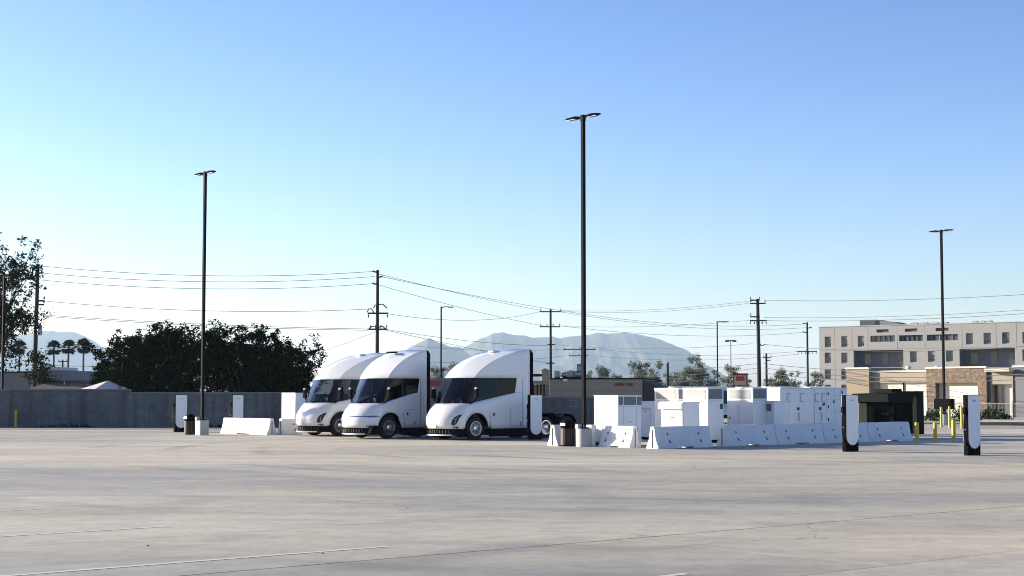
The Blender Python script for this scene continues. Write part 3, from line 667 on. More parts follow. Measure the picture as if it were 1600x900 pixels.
# tall vented cabinets
def vented(loc, a, b, h, label, door=False):
    T = cab(loc, a, b, h, label)
    louvre(T, 'x', .14, b - .10, h - .47, h - .08, VENT, VENT, 10); louvre(T, 'y', .06, a - .08, h - .47, h - .06, LOUV, LOUV, 10)
    seamh(T, 'x', 0.03, b - .03, h - .55, m_=SEAMG); seamh(T, 'y', .02, a - .02, h - .55, m_=SEAMG)
    if door: onx(T, 'side_door', CABW, b - .62, b - .06, .35, 1.55, .03); onx(T, 'door_lock', LABEL, b - .20, b - .14, .92, 1.04, .04)
    return T
vented(onv(1059, 47.3), .75, 1.38, 2.30, 'tall white vented cabinet, leftmost of the three, behind the hooded cabinets')
T = vented(onv(1106, 45.2), 0.98, 1.42, 2.30, 'tall white vented cabinet between two other vented cabinets, dark plate on its side'); ony(T, 'breaker_window', LABEL, .74, .92, 1.40, 1.62)
vented(onv(1176, 45.7), 0.98, 1.46, 2.31, 'tall white vented cabinet next to the switchgear, with a small side door', True)
T = cab(onv(1209, 45.3), 1.0, 1.0, 1.74, 'plain white cabinet standing against the long switchgear'); louvre(T, 'x', .15, .85, 1.3, 1.62, LOUV, LOUV, 8)
# cabinet behind the leftmost truck
T = cab(gp(461, 672.5), 1.36, 1.40, 2.12, 'white vented cabinet just left of the leftmost truck'); louvre(T, 'x', .18, 1.26, 1.70, 2.02, VENT, VENT, 8); seamh(T, 'x', .02, 1.38, 1.6, m_=SEAMG)
# long switchgear line-up
SWL = 4.9
T = cab(onv(1219, 46.8), SWL, 1.1, 2.29, 'long white switchgear line-up with doors and handles along its shaded side', 'switchgear', cap=0.0, cat='switchgear')
for i in range(5):
    m = MB(); m.box(SWL * i / 5 + .01, SWL * (i + 1) / 5 - .01, -.03, 1.12, 2.292, 2.33, .006); m.build('roof_cap', CABW, T)
for x in (.62, 1.36, 2.42, 2.45, 3.35, 3.95, 4.42): seamv(T, 'y', x, .2, 2.26, .005 if x not in (2.42,) else .009, m_=SEAMG if x != 2.42 else None)
for (x0, x1, z) in ((3.35, 4.42, 1.78), (3.35, 4.42, 1.22), (3.35, 4.8, .72), (3.95, 4.8, 1.95)): seamh(T, 'y', x0, x1, z, .005, m_=SEAMG)
for (x, z) in ((.45, 1.66), (1.42, 1.66), (2.50, 1.66), (2.98, 1.66)):     # lifting-lug covers: C-shaped frames
    m = MB(); m.prism([(x, z), (x + .26, z), (x + .26, z + .05), (x + .05, z + .05), (x + .05, z + .37), (x + .26, z + .37), (x + .26, z + .42), (x, z + .42)], -.02, -.003); m.build('lug_bracket', SEAMG, T)
for (x, z) in ((1.18, 1.30), (2.78, 1.30), (3.05, 1.50)): ony(T, 'meter_window', LABEL, x, x + .16, z, z + .13, .02)
for (x, z, hh) in ((1.22, .82, .36), (2.88, .82, .36)): 
    m = MB(); m.tube([(x, -.002, z + hh), (x + .05, -.05, z + hh * .9), (x + .05, -.05, z + hh * .1), (x, -.002, z)], .022, 6); m.build('door_handle', VENT, T)
for (x, z) in ((3.44, 1.98), (3.44, 1.38), (3.44, .78), (3.86, 1.62), (4.5, 2.05)): ony(T, 'hinge', LABEL, x, x + .05, z, z + .14, .03)

# ------------------------------------------------------------ green pad transformer and its dark cubicle
GREENB = mat('transformer_panel', (0.009, 0.012, 0.010), 0.7, var=0.12, scale=3, spec=0.03)
t0 = onv(1396, 46.6)
T = thing('pad_transformer', t0, GRID, 'dark green pad transformer with an overhanging hood behind the joined barriers', 'transformer')
a, b, h = 1.55, 2.05, 2.02
m = MB(); m.box(.0, a, 0, b, 0.1, 1.62); m.build('tank', mat('tank_black', (0.004, 0.005, 0.005), 0.9, spec=0.0), T)
m = MB(); m.box(-.1, a + .05, -.1, b + .1, 0, .1); m.build('concrete_pad', BASEC, T)
m = MB(); m.prism([(-.50, 1.66), (-.52, 2.02), (-.45, 2.06), (a + .03, 2.10), (a + .03, 1.62), (.02, 1.62)], -.04, b + .04); m.build('hood', GREENB, T)
m = MB(); m.box(.25, 1.05, .25, 1.35, 2.10, 2.30, .02); m.build('bushing_box', GREENB, T)
for (y0, y1) in ((1.22, 1.70), (1.78, 2.02)): m = MB(); m.box(-.50, -.44, y0, y1, .1, 1.58, .01); m.build('open_door', mat('door_olive', (0.022, 0.027, 0.020), .7, spec=.03), T)
for y in (.25, .5, .75, 1.0): m = MB(); m.lathe([(.07, 0), (.08, .02), (.05, .1), (.02, .14)], 10, (-.14, y, 1.1), 'X'); m.build('bushing', BLACKM, T)
for i in range(7): m = MB(); m.box(a * .12 + i * .18, a * .12 + i * .18 + .03, -.14, -.002, .3, 1.5); m.build('cooling_fin', GREEN, T)
T = thing('green_cubicle', onv(1432, 47.9), GRID, 'narrow dark green cubicle at the right end of the transformer', 'cubicle')
m = MB(); m.box(0, .62, 0, 1.2, 0, 2.16, .01); m.build('cubicle_body', GREEN, T); m = MB(); m.box(-.9, .65, -.02, 1.2, 2.161, 2.19); m.build('cubicle_roof', GREEN, T); m = MB(); m.box(.04, .58, -.018, -.002, .15, 2.05); m.build('cubicle_door', GREEN, T)

# ------------------------------------------------------------ yellow bollards
def bollard(loc, h, label, r=0.085):
    T = thing('steel_bollard', loc, 0, label, 'bollard', 'yellow safety bollards')
    m = MB(); m.lathe([(r, 0), (r, h - .05), (r * .9, h - .02), (r * .5, h), (0.0, h + .004)], 20); m.build('bollard_post', YELLOW, T, smooth=40)
    m = MB(); m.lathe([(r + .03, 0), (r + .03, .03), (r, .035)], 20); m.build('bollard_collar', BASEC, T, smooth=40)
bollard(gp(1433, 691.8), .86, 'yellow bollard touching the end of the last joined barrier')
bollard(gp(1461.5, 691), .84, 'yellow bollard standing alone between two others near the transformer', .08)
bollard(gp(1490.5, 691), .94, 'yellow bollard just left of the rightmost charging post')
bollard(gp(1471, 667), 1.25, 'yellow bollard left of the far right pole base', .075)
bollard(gp(1484, 668), 1.3, 'yellow bollard right of the far right pole base', .075)
bollard(gp(1503, 669), 1.3, 'yellow bollard behind the rightmost charging post', .075)
bollard(gp(24.5, 667.4), 1.08, 'pale yellow bollard in front of the block wall at far left')

# ------------------------------------------------------------ litter bins
BINM = mat('maroon_bin_slats', (0.03, 0.013, 0.014), 0.6, var=0.3, scale=6)
def bin_(loc, label):
    T = thing('litter_bin', loc, GRID, label, 'bin', 'dome topped litter bins')
    m = MB(); m.lathe([(.255, .02), (.27, .04), (.27, .72), (.26, .74)], 24); m.build('bin_liner', BLACK, T, smooth=40)
    for i in range(24):
        t = 2 * math.pi * i / 24; c, s = math.cos(t), math.sin(t); m = MB()
        q = [(c * r - s * w, s * r + c * w) for (r, w) in ((.274, -.028), (.292, -.028), (.292, .028), (.274, .028))]
        m.prism(q, .06, .70, 'Z'); m.build('bin_slat', BINM, T)
    m = MB(); m.lathe([(.30, .74), (.305, .77), (.29, .80)], 24); m.build('bin_rim', BLACK, T, smooth=40)
    m = MB(); m.lathe([(.285, .80), (.282, .86), (.25, .94), (.18, 1.0), (.09, 1.03), (0, 1.04)], 24); d = m.build('bin_dome', BLACKM, T, smooth=50)
    m = MB(); m.box(-.296, -.255, -.13, .13, .80, .90, .01); m.build('flap', ALU, d)
    return T
bin_(gp(887.5, 697.4), 'maroon slatted litter bin beside the round base of the middle lamp pole')
bin_(gp(297, 679.6), 'dark litter bin beside the square base of the left lamp pole')

# ------------------------------------------------------------ lot lamp poles
def pole(loc, H, heads, label, base=0.70, br=0.31, sq=False, box=False, w=0.068, arm=None, group='tall lot lamp poles'):
    T = thing('lamp_pole', loc, GRID, label, 'lamp pole', group)
    if base:
        m = MB()
        if sq: m.box(-br, br, -br, br, 0, base, .02)
        else: m.lathe([(br, 0), (br, base - .03), (br - .025, base), (0, base)], 32)
        m.build('concrete_base', BASEC, T, smooth=40)
        m = MB(); m.box(-.14, .14, -.14, .14, base + .001, base + .05); m.build('base_plate', POLEM, T)
        for (i, j) in ((-1, -1), (1, -1), (-1, 1), (1, 1)): m = MB(); m.lathe([(.018, 0), (.018, .09)], 6, (i * .11, j * .11, base + .05)); m.build('anchor_bolt', GALV, T)
        m = MB(); m.box(-.30, -.10, .02, .18, base + .001, base + .17, .01); m.build('junction_box', BASEC, T)
    m = MB(); m.box(-w, w, -w, w, base + .05 if base else 0, H - .06, .008); p = m.build('pole_shaft', POLEM, T)
    m = MB(); m.box(-w - .004, w + .004, -w - .004, w + .004, .95 + base * .3, 1.18 + base * .3, .006); m.build('hand_hole_cover', POLEM, T)
    m = MB(); m.box(-w - .012, w + .012, -w - .012, w + .012, H - .25, H, .01); m.build('pole_top', POLEM, T)
    for s in heads:
        o = MB()
        # head runs along the local y axis, thin in section, tapering to its tip
        st = [(0.08, .045, .045), (.18, .05, .05), (.28, .13, .075), (.42, .17, .09), (.62, .165, .075), (.82, .14, .05), (.93, .10, .025), (.96, .04, .012)]
        vs, fs = [], []
        for (y, hw, hh) in st:
            zc = H - .10 + .03 * y
            for k in range(10):
                t = 2 * math.pi * k / 10; vs.append((hw * math.cos(t), s * y, zc + (hh if math.sin(t) > 0 else hh * .45) * math.sin(t)))
        n = 10
        for i in range(len(st) - 1):
            for k in range(n): fs.append((i*n+k, i*n+(k+1) % n, (i+1)*n+(k+1) % n, (i+1)*n+k))
        fs += [tuple(range(n)), tuple((len(st)-1)*n + k for k in range(n))]
        o.raw(vs, fs); hd = o.build('lamp_head', POLEM, T, smooth=35)
        m = MB(); m.box(-.10, .10, min(s * .34, s * .80), max(s * .34, s * .80), H - .135, H - .118); m.build('led_lens', VENT, hd)
    if box:
        m = MB(); m.box(-.28, .28, -.62, .62, 1.05, 1.75, .02); m.build('control_box', BLACK, T)
    return T
pole(gp(912.5, 698), 12.95, (-1, 1), 'tall dark lamp pole on a round concrete base in the middle of the lot')
pole(gp(315.5, 680), 13.2, (-1, 1), 'tall dark lamp pole on a square base left of the trucks', .74, .245, sq=True)
pole(gp(1476, 664.5), 12.95, (-1, 1), 'tall dark lamp pole with a black box low down at far right', .74, .27, box=True)
pole(gp(2, 667), 9.5, (-1,), 'dark lamp pole cut by the left edge of the view before the wall', .74, .36, sq=True)
def street_lamp(loc, H, label, reach=1.5, rz=0.0, m_=None, s=1):
    T = thing('street_lamp', loc, rz, label, 'street lamp', 'street lamps beyond the lot'); m_ = m_ or POLEM
    m = MB(); m.lathe([(.16, 0), (.16, .4), (.11, .5), (.09, H), (0, H)], 12); m.build('lamp_column', m_, T, smooth=40)
    m = MB(); m.tube([(0, 0, H - .12), (s * reach * .35, 0, H - .02), (s * reach * .75, 0, H - .06)], [.07, .05, .05], 8); m.build('lamp_arm', m_, T, smooth=50)
    m = MB(); m.box(min(s * reach * .55, s * reach), max(s * reach * .55, s * reach), -.16, .16, H - .13, H - .01, .03); m.build('lamp_head', m_, T)
street_lamp(col(689, 195), hz(479, 195), 'dark street lamp with one arm between the middle and right trucks')
street_lamp(col(1121.5, 235), hz(502, 235), 'dark street lamp with one arm above the white vented cabinets', 1.7)
# ------------------------------------------------------------ block wall along the back of the lot
def wall_mat():
    m = bpy.data.materials.new('grey_block_wall'); m.use_nodes = True; n = m.node_tree; b = n.nodes['Principled BSDF']; b.inputs['Roughness'].default_value = 0.92; b.inputs['Specular IOR Level'].default_value = 0.2
    tc = n.nodes.new('ShaderNodeTexCoord'); mp = n.nodes.new('ShaderNodeMapping'); mp.inputs['Rotation'].default_value = (R(90), 0, 0)
    n.links.new(tc.outputs['Object'], mp.inputs['Vector'])
    bt = n.nodes.new('ShaderNodeTexBrick'); bt.inputs['Scale'].default_value = 1.0; bt.inputs['Brick Width'].default_value = 0.4; bt.inputs['Row Height'].default_value = 0.2; bt.inputs['Mortar Size'].default_value = 0.012
    bt.inputs['Color1'].default_value = (0.145, 0.148, 0.145, 1); bt.inputs['Color2'].default_value = (0.18, 0.18, 0.175, 1); bt.inputs['Mortar'].default_value = (0.125, 0.125, 0.122, 1)
    n.links.new(mp.outputs[0], bt.inputs['Vector'])
    nz = n.nodes.new('ShaderNodeTexNoise'); nz.inputs['Scale'].default_value = 0.6; nz.inputs['Detail'].default_value = 6; n.links.new(tc.outputs['Object'], nz.inputs['Vector'])
    rp = n.nodes.new('ShaderNodeValToRGB'); rp.color_ramp.elements[0].position = .3; rp.color_ramp.elements[1].position = .7; rp.color_ramp.elements[0].color = (.78, .78, .78, 1); rp.color_ramp.elements[1].color = (1.12, 1.12, 1.12, 1)
    n.links.new(nz.outputs['Fac'], rp.inputs['Fac']); mx = n.nodes.new('ShaderNodeMix'); mx.data_type = 'RGBA'; mx.blend_type = 'MULTIPLY'; mx.inputs['Factor'].default_value = 1
    m3 = n.nodes.new('ShaderNodeMapping'); m3.inputs['Scale'].default_value = (1.6, 1.0, 0.12); n.links.new(tc.outputs['Object'], m3.inputs['Vector']); n3 = n.nodes.new('ShaderNodeTexNoise'); n3.inputs['Scale'].default_value = 1.0; n3.inputs['Detail'].default_value = 5; n.links.new(m3.outputs[0], n3.inputs['Vector'])
    r3 = n.nodes.new('ShaderNodeValToRGB'); r3.color_ramp.elements[0].position = .4; r3.color_ramp.elements[1].position = .68; r3.color_ramp.elements[0].color = (1.04, 1.04, 1.03, 1); r3.color_ramp.elements[1].color = (.66, .65, .63, 1); n.links.new(n3.outputs['Fac'], r3.inputs['Fac'])
    x3 = n.nodes.new('ShaderNodeMix'); x3.data_type = 'RGBA'; x3.blend_type = 'MULTIPLY'; x3.inputs['Factor'].default_value = 1; n.links.new(bt.outputs['Color'], x3.inputs['A']); n.links.new(r3.outputs['Color'], x3.inputs['B'])
    n.links.new(x3.outputs['Result'], mx.inputs['A']); n.links.new(rp.outputs['Color'], mx.inputs['B']); n.links.new(mx.outputs['Result'], b.inputs['Base Color'])
    bp = n.nodes.new('ShaderNodeBump'); bp.inputs['Strength'].default_value = .5; bp.inputs['Distance'].default_value = .01; n.links.new(bt.outputs['Fac'], bp.inputs['Height']); bp.invert = True; n.links.new(bp.outputs['Normal'], b.inputs['Normal'])
    return m
BLOCK = wall_mat(); CAPM = mat('wall_cap', (0.2, 0.2, 0.195), 0.9, var=.15, scale=2)
WY = 100.0
W0 = col(-160, WY)
T = thing('block_wall', W0, 0, 'long grey concrete block wall along the back of the lot', 'wall')
def wx(px): return col(px, WY).x - W0.x
for (p0, p1, zt) in ((-160, 204, 2.37), (204, 445, 2.17), (445, 700, 2.06), (700, 962, 1.90)):
    m = MB(); m.box(wx(p0) + .001, wx(p1) - .001, 0, .2, -.1, zt - .08); m.build('wall_panel', BLOCK, T)
    m = MB(); m.box(wx(p0) + .001, wx(p1) - .001, -.03, .23, zt - .079, zt); m.build('wall_coping', CAPM, T)
x = 4.0
while x < wx(955):
    zt = 2.37 if x < wx(204) else 2.17 if x < wx(445) else 2.06 if x < wx(700) else 1.90
    m = MB(); m.box(x - .2, x + .2, -.06, -.002, -.1, zt - .085); m.build('wall_pier', BLOCK, T); x += 9.6
# strip of darker ground at its foot
FOOTSTRIP = mat('dark_strip_ground', (0.16, 0.155, 0.15), 0.95, var=.3, scale=1.5)
m = MB(); m.box(-70, 8, 92.5, 99.94, -.1, .006); tag(m.build('foot_strip', FOOTSTRIP), 'dark strip along the foot of the block wall', kind='structure')

# ------------------------------------------------------------ leaves
def leaf_mat(name, c, trans=0.3, var=0.35):
    m = bpy.data.materials.new(name); m.use_nodes = True; n = m.node_tree; n.nodes.remove(n.nodes['Principled BSDF'])
    geo = n.nodes.new('ShaderNodeNewGeometry')
    rp = n.nodes.new('ShaderNodeValToRGB'); rp.color_ramp.elements[0].color = (*[x * (1 - var) for x in c], 1); rp.color_ramp.elements[1].color = (*[x * (1 + var) for x in c], 1)
    n.links.new(geo.outputs['Random Per Island'], rp.inputs['Fac'])
    d = n.nodes.new('ShaderNodeBsdfDiffuse'); t = n.nodes.new('ShaderNodeBsdfTranslucent'); x = n.nodes.new('ShaderNodeMixShader'); x.inputs[0].default_value = trans
    n.links.new(rp.outputs['Color'], d.inputs['Color']); n.links.new(rp.outputs['Color'], t.inputs['Color']); n.links.new(d.outputs[0], x.inputs[1]); n.links.new(t.outputs[0], x.inputs[2]); n.links.new(x.outputs[0], n.nodes['Material Output'].inputs[0])
    return m
LEAF_DARK = leaf_mat('dark_ficus_leaves', (0.0055, 0.0125, 0.0033), 0.12, 0.6)
LEAF_GUM = leaf_mat('grey_green_gum_leaves', (0.13, 0.15, 0.11), 0.35)
LEAF_BUSH = leaf_mat('bush_leaves', (0.026, 0.038, 0.018), 0.2)
LEAF_LOOSE = leaf_mat('loose_tree_leaves', (0.022, 0.032, 0.017), 0.2)
BARK = mat('bark', (0.07, 0.055, 0.045), 0.95, var=.4, scale=6, bump=.5)
BARKL = mat('pale_bark', (0.22, 0.19, 0.16), 0.95, var=.4, scale=4, bump=.3)
def tree_meshes(seed, H, R0, z0, lobes, clumps, per, leaf, spread, trunk_r, trunk_top=None):
    """crown of leaf faces in clumps on branching limbs; returns (trunk mesh builder, crown mesh builder)"""
    rg = random.Random(seed); tr, cr = MB(), MB()
    tt = trunk_top or z0 + (H - z0) * .35
    base = Vector((0, 0, -.1)); top = Vector((rg.uniform(-.1, .1) * R0, rg.uniform(-.1, .1) * R0, tt))
    tr.tube([base, base.lerp(top, .5) + Vector((rg.uniform(-.1, .1), rg.uniform(-.1, .1), 0)), top], [trunk_r, trunk_r * .75, trunk_r * .55], 8)
    L = []
    for i in range(lobes):
        for _ in range(40):
            a = rg.uniform(0, 2 * math.pi); rr = R0 * math.sqrt(rg.random()) * .72; z = z0 + (H - z0) * rg.uniform(.22, .86)
            lim = R0 * (1 - abs((z - (z0 + (H - z0) * .45)) / ((H - z0) * .62)) ** 2.2) ** .5 if abs((z - (z0 + (H - z0) * .45)) / ((H - z0) * .62)) < 1 else 0
            if rr < lim: break
        c = Vector((rr * math.cos(a), rr * math.sin(a), z)); s = R0 * rg.uniform(.26, .42); L.append((c, s))
        p0 = base.lerp(top, rg.uniform(.6, 1)); mid = p0.lerp(c, .55) + Vector((rg.uniform(-.15, .15) * R0, rg.uniform(-.15, .15) * R0, .06 * R0))
        tr.tube([p0, mid, c], [trunk_r * .38, trunk_r * .22, trunk_r * .08], 5)
    for i in range(clumps):
        c, s = L[i % len(L)]
        d = Vector((rg.gauss(0, 1), rg.gauss(0, 1), rg.gauss(0, .85))).normalized()
        k = c + d * s * rg.uniform(.45, 1.12); k.z = min(k.z, H * 1.0); cs = spread * rg.uniform(.6, 1.35)
        for j in range(per):
            e_ = Vector((rg.gauss(0, 1), rg.gauss(0, 1), rg.gauss(0, 1))).normalized() * (rg.random() ** .45) * cs * 1.75; q = k + Vector((e_.x, e_.y, e_.z * .8))
            n = (d + Vector((rg.gauss(0, .7), rg.gauss(0, .7), rg.gauss(.25, .6)))).normalized(); a = n.orthogonal().normalized(); a.rotate(Matrix.Rotation(rg.uniform(0, 6.28), 3, n)); b = n.cross(a)
            l = leaf * rg.uniform(.6, 1.4); w = l * rg.uniform(.4, .65)
            cr.face([q - a * l, q - b * w + n * l * .15, q + a * l, q + b * w + n * l * .15])
    return tr, cr
def tree(loc, label, trm, crm, mt, ml, cat='tree', group=None, name='tree', rz=0.0, sc=1.0):
    T = thing(name, loc, rz, label, cat, group); T.scale = (sc, sc, sc)
    for nm, me in (('trunk', trm), ('crown', crm)):
        o = bpy.data.objects.new(nm, me); COL.objects.link(o); o.parent = T
    return T
def meshes(seed, mt, ml, *a, **k):
    tr, cr = tree_meshes(seed, *a, **k); return tr.mesh('trunk', mt, smooth=50, fix=False), cr.mesh('crown', ml, fix=False)
# the dark row behind the wall
D = [meshes(s, BARK, LEAF_DARK, H, r, 0.7, 40, 560, 44, .10, .22, .24, 1.6) for s, H, r in ((11, 6.4, 3.3), (12, 6.9, 3.7), (13, 6.8, 3.7), (14, 5.8, 2.75))]
for i, (px, Y, lb) in enumerate(((212, 108, 'dark dense tree behind the wall, leftmost of the row'), (283, 110, 'dark dense tree behind the wall, just left of the left lamp pole'), (374, 109, 'dark dense tree behind the wall, just right of the left lamp pole'), (443, 108, 'dark dense tree behind the wall, nearest the leftmost truck'))):
    tree(col(px, Y), lb, *D[i], None, None, group='dark trees behind the wall')
A = meshes(21, BARK, LEAF_LOOSE, 14.6, 4.3, 2.0, 34, 520, 34, .105, .28, .26, 4.0)
tree(col(-18, 116), 'tall loose leaved tree at the left edge with sky showing through', *A, None, None)
A = meshes(22, BARK, LEAF_LOOSE, 5.6, 1.5, 1.2, 10, 90, 12, .12, .3, .12, 2)
tree(col(62, 122), 'small scrubby tree beside the leftmost utility pole', *A, None, None)
# grey-green gum trees in the distance
GV = [meshes(s, BARKL, LEAF_GUM, H, r, 1.2, 16, 150, 24, .11, .24, .16, 3) for s, H, r in ((31, 8.0, 1.75), (32, 7.2, 2.1), (33, 8.6, 1.9))]
for i, (px, Y, k, sc, lb) in enumerate(((708, 205, 0, 1.0, 'grey green tree between the middle and right trucks'), (678, 230, 1, .9, 'grey green tree just right of the middle truck tail'), (872, 240, 1, .62, 'low grey green tree above the rooftop units of the tan building'),
        (893, 225, 1, .75, 'grey green tree left of the middle lamp pole top of the tan building'), (932, 220, 0, 1.0, 'grey green tree right of the middle lamp pole'), (958, 226, 1, .72, 'smaller grey green tree right of its taller neighbour by the lamp pole'),
        (996, 222, 1, .98, 'grey green tree above the right end of the tan building'), (1020, 220, 2, .84, 'grey green tree left of the short bare post'), (1068, 215, 0, .97, 'grey green tree above the first vented cabinet'),
        (1096, 218, 2, .95, 'broad grey green tree left of the far street lamp'), (1136, 224, 1, .9, 'grey green tree left of the red sign'), (1164, 245, 1, .66, 'low grey green tree right of the red sign'),
        (1222, 230, 0, .96, 'sparse grey green tree right of the two utility poles'), (1246, 240, 1, .6, 'low grey green tree left of the slim utility pole'), (1272, 250, 1, .82, 'grey green tree against the hotel corner'), (948, 262, 2, .70, 'far grey green tree in the gap behind the tan building'), (976, 258, 1, .62, 'far low tree left of the trees above the tan building end'), (1040, 260, 0, .66, 'far low tree right behind the short bare post'), (1052, 250, 1, .80, 'grey green tree just right of the short bare post'), (1082, 262, 1, .92, 'far grey green tree filling the gap above the first vented cabinet'), (1112, 255, 2, .78, 'far grey green tree behind the far street lamp'), (1205, 262, 1, .70, 'far low tree right behind the short utility pole'), (1236, 258, 2, .74, 'far grey green tree between the sparse tree and the slim pole'))):
    tree(col(px, Y), lb, *GV[k], None, None, group='grey green trees in the distance', rz=i * 1.3, sc=sc)
# palms
def palm(loc, H, label, seed):
    rg = random.Random(seed); T = thing('fan_palm', loc, rg.uniform(0, 6), label, 'palm tree', 'fan palms beyond the wall')
    m = MB(); m.tube([(0, 0, 0), (.05, 0, H * .5), (.1, .05, H - .6)], [.22, .16, .14], 8); m.build('trunk', BARK, T, smooth=50)
    c = MB(); top = Vector((.1, .05, H - .6))
    for i in range(120):
        a = rg.uniform(0, 6.28); e = rg.uniform(-1.0, 1.45); d = Vector((math.cos(a) * math.cos(e), math.sin(a) * math.cos(e), math.sin(e))); L = rg.uniform(1.0, 1.35); p = top + d * L * .55
        s = d.cross(Vector((0, 0, 1))).normalized()
        for k in range(7):
            f = (k - 3) / 3 * .9; dd = (d * math.cos(f) + s * math.sin(f)); tip = p + dd * L * .6 - Vector((0, 0, .08 * L)); w = dd.cross(d.cross(s)).normalized() * .10
            c.face([p, p + dd * L * .3 + w, tip, p + dd * L * .3 - w])
        c.face([top, top + d * L * .3 + s * .02, p, top + d * L * .3 - s * .02])
    c.build('fronds', LEAF_LOOSE, T, fix=False)
for i, (px, py, Y, lb) in enumerate(((30, 541, 262, 'fan palm partly behind the loose tree at the left edge'), (83, 541, 255, 'fan palm nearest the leftmost utility pole'), (105, 540, 255, 'middle fan palm of the three in the open'), (130, 538, 250, 'fan palm closest to the dark tree row'))):
    palm(col(px, Y), hz(py, Y) + .3, lb, 50 + i)
# weeds and bushes
def bush(loc, r, h, label, seed, m_=LEAF_BUSH, n=260, leaf=.09):
    rg = random.Random(seed); T = thing('bush', loc, 0, label, 'bush'); s = MB(); c = MB()
    for i in range(7):
        a = rg.uniform(0, 6.28); e = Vector((math.cos(a) * r * .6, math.sin(a) * r * .6, h * rg.uniform(.6, .95))); s.tube([(0, 0, -.02), e * .5 + Vector((0, 0, .1)), e], [.02, .014, .006], 5)
    for i in range(n):
        u = Vector((rg.gauss(0, .45), rg.gauss(0, .45), 0)); q = Vector((u.x * r, u.y * r, abs(rg.gauss(.5, .27)) * h * max(.3, 1 - u.length * .5)))
        nn = Vector((rg.gauss(0, 1), rg.gauss(0, 1), rg.gauss(.4, .6))).normalized(); a = nn.orthogonal().normalized(); b = nn.cross(a); l = leaf * rg.uniform(.6, 1.4); c.face([q - a * l, q - b * l * .5, q + a * l, q + b * l * .5])
    tag(s.build('stems', BARK, T), kind='stuff'); c.build('foliage', m_, T, fix=False)
bush(gp(167, 666.2), .55, 1.0, 'dark upright bush growing at the foot of the wall', 61, LEAF_DARK)
WEED = MB(); rg = random.Random(9)
for i in range(900):
    x = rg.uniform(-45, 6); k = noise.noise(Vector((x * .35, 3.3, 0)))
    if k < -.05: continue
    q = Vector((x, 99.8 - abs(rg.gauss(0, .18)), 0)); hh = rg.uniform(.05, .28) * (.4 + k * 2); a = Vector((rg.gauss(0, .5), rg.gauss(0, .3), 1)).normalized() * hh; w = Vector((rg.uniform(.02, .05), 0, 0)); WEED.face([q - w, q + w, q + a])
tag(WEED.build('weeds', LEAF_DARK, fix=False), 'straggly dark weeds along the foot of the block wall', 'weeds', kind='stuff')
# ------------------------------------------------------------ buildings
def holed(m, x0, x1, z0, z1, holes, depth):
    """front skin in the plane y=0 with rectangular openings and their reveals (depth into +y)"""
    xs = sorted({x0, x1, *[h[0] for h in holes], *[h[1] for h in holes]}); zs = sorted({z0, z1, *[h[2] for h in holes], *[h[3] for h in holes]})
    xs = [x for x in xs if x0 <= x <= x1]; zs = [z for z in zs if z0 <= z <= z1]
    for a, b in zip(xs, xs[1:]):
        for c, d in zip(zs, zs[1:]):
            cx, cz = (a + b) / 2, (c + d) / 2
            if not any(h[0] < cx < h[1] and h[2] < cz < h[3] for h in holes): m.face([(a, 0, c), (b, 0, c), (b, 0, d), (a, 0, d)])
    for (a, b, c, d) in holes:
        D = depth
        m.face([(a, 0, c), (a, 0, d), (a, D, d), (a, D, c)]); m.face([(b, 0, d), (b, 0, c), (b, D, c), (b, D, d)]); m.face([(a, 0, d), (b, 0, d), (b, D, d), (a, D, d)]); m.face([(b, 0, c), (a, 0, c), (a, D, c), (b, D, c)])
class Facade:
    def __init__(s, P, ang): s.P = Vector(P); s.ang = ang; s.D = Vector((math.cos(ang), math.sin(ang), 0)); s.N = Vector((math.sin(ang), -math.cos(ang), 0))
    def at(s, px, py):
        r = ray(px, py); o = Vector((0, 0, CAM_H)); k = (s.P - o).dot(s.N) / r.dot(s.N); q = o + r * k
        return (q - s.P).dot(s.D), q.z
    def rect(s, a, b, c, d):
        t0, z1 = s.at(a, c); t1, z0 = s.at(b, d); return (t0, t1, z0, z1)
HOTELW = mat('hotel_render', (0.335, 0.325, 0.30), 0.9, var=.05, scale=.6, bump=.1)
HOTELF = mat('hotel_window_frame', (0.42, 0.41, 0.385), 0.8)
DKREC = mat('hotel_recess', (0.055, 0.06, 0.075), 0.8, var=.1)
PANE2 = mat('hotel_glass', (0.05, 0.065, 0.075), 0.12, spec=.7, var=.3, scale=.4)
FH = Facade(col(1281, 312), R(-35))
T = thing('hotel', FH.P, FH.ang, 'pale multi storey hotel with dark windows beyond the shops at right', 'building')
wins = [(1288.5, 1298.5, 526, 542.7), (1314.4, 1324.2, 525.4, 542.3), (1340.2, 1350.3, 525, 541.7), (1288.5, 1298.5, 551, 567.6), (1314.4, 1324.2, 551, 567.4), (1288.5, 1298.5, 576.3, 593), (1314.4, 1324.2, 576.5, 593), (1288.5, 1298.5, 601, 615), (1314.4, 1324.2, 601, 615),
        (1421.7, 1432.6, 549, 566.2), (1449.8, 1460.6, 548.5, 565.6), (1478, 1489.2, 548, 565), (1508.9, 1520.2, 520.6, 538.1), (1536.6, 1548.5, 520, 537.7), (1565.5, 1577.4, 519.2, 537.2), (1597.3, 1609, 518.5, 536.5), (1597.3, 1609, 546, 564)]
ribs = [(1359.9, 1398.2, 524.7, 533.6), (1404.7, 1442, 524, 532.5), (1448, 1497, 523, 531.5)]
slots = [(1369.3, 1388.5, 514.9, 519.3), (1413.8, 1433.3, 513.6, 518), (1461.8, 1482, 512.4, 517)]
recs = [(1333.6, 1411.9, 547.8, 582), (1499, 1586.5, 545.2, 582)]
HW = [FH.rect(*r) for r in wins]; HR = [FH.rect(*r) for r in ribs]; HS = [FH.rect(*r) for r in slots]; HB = [FH.rect(*r) for r in recs]
HTOP = FH.at(1281, 511.5)[1]; HL = 62.0
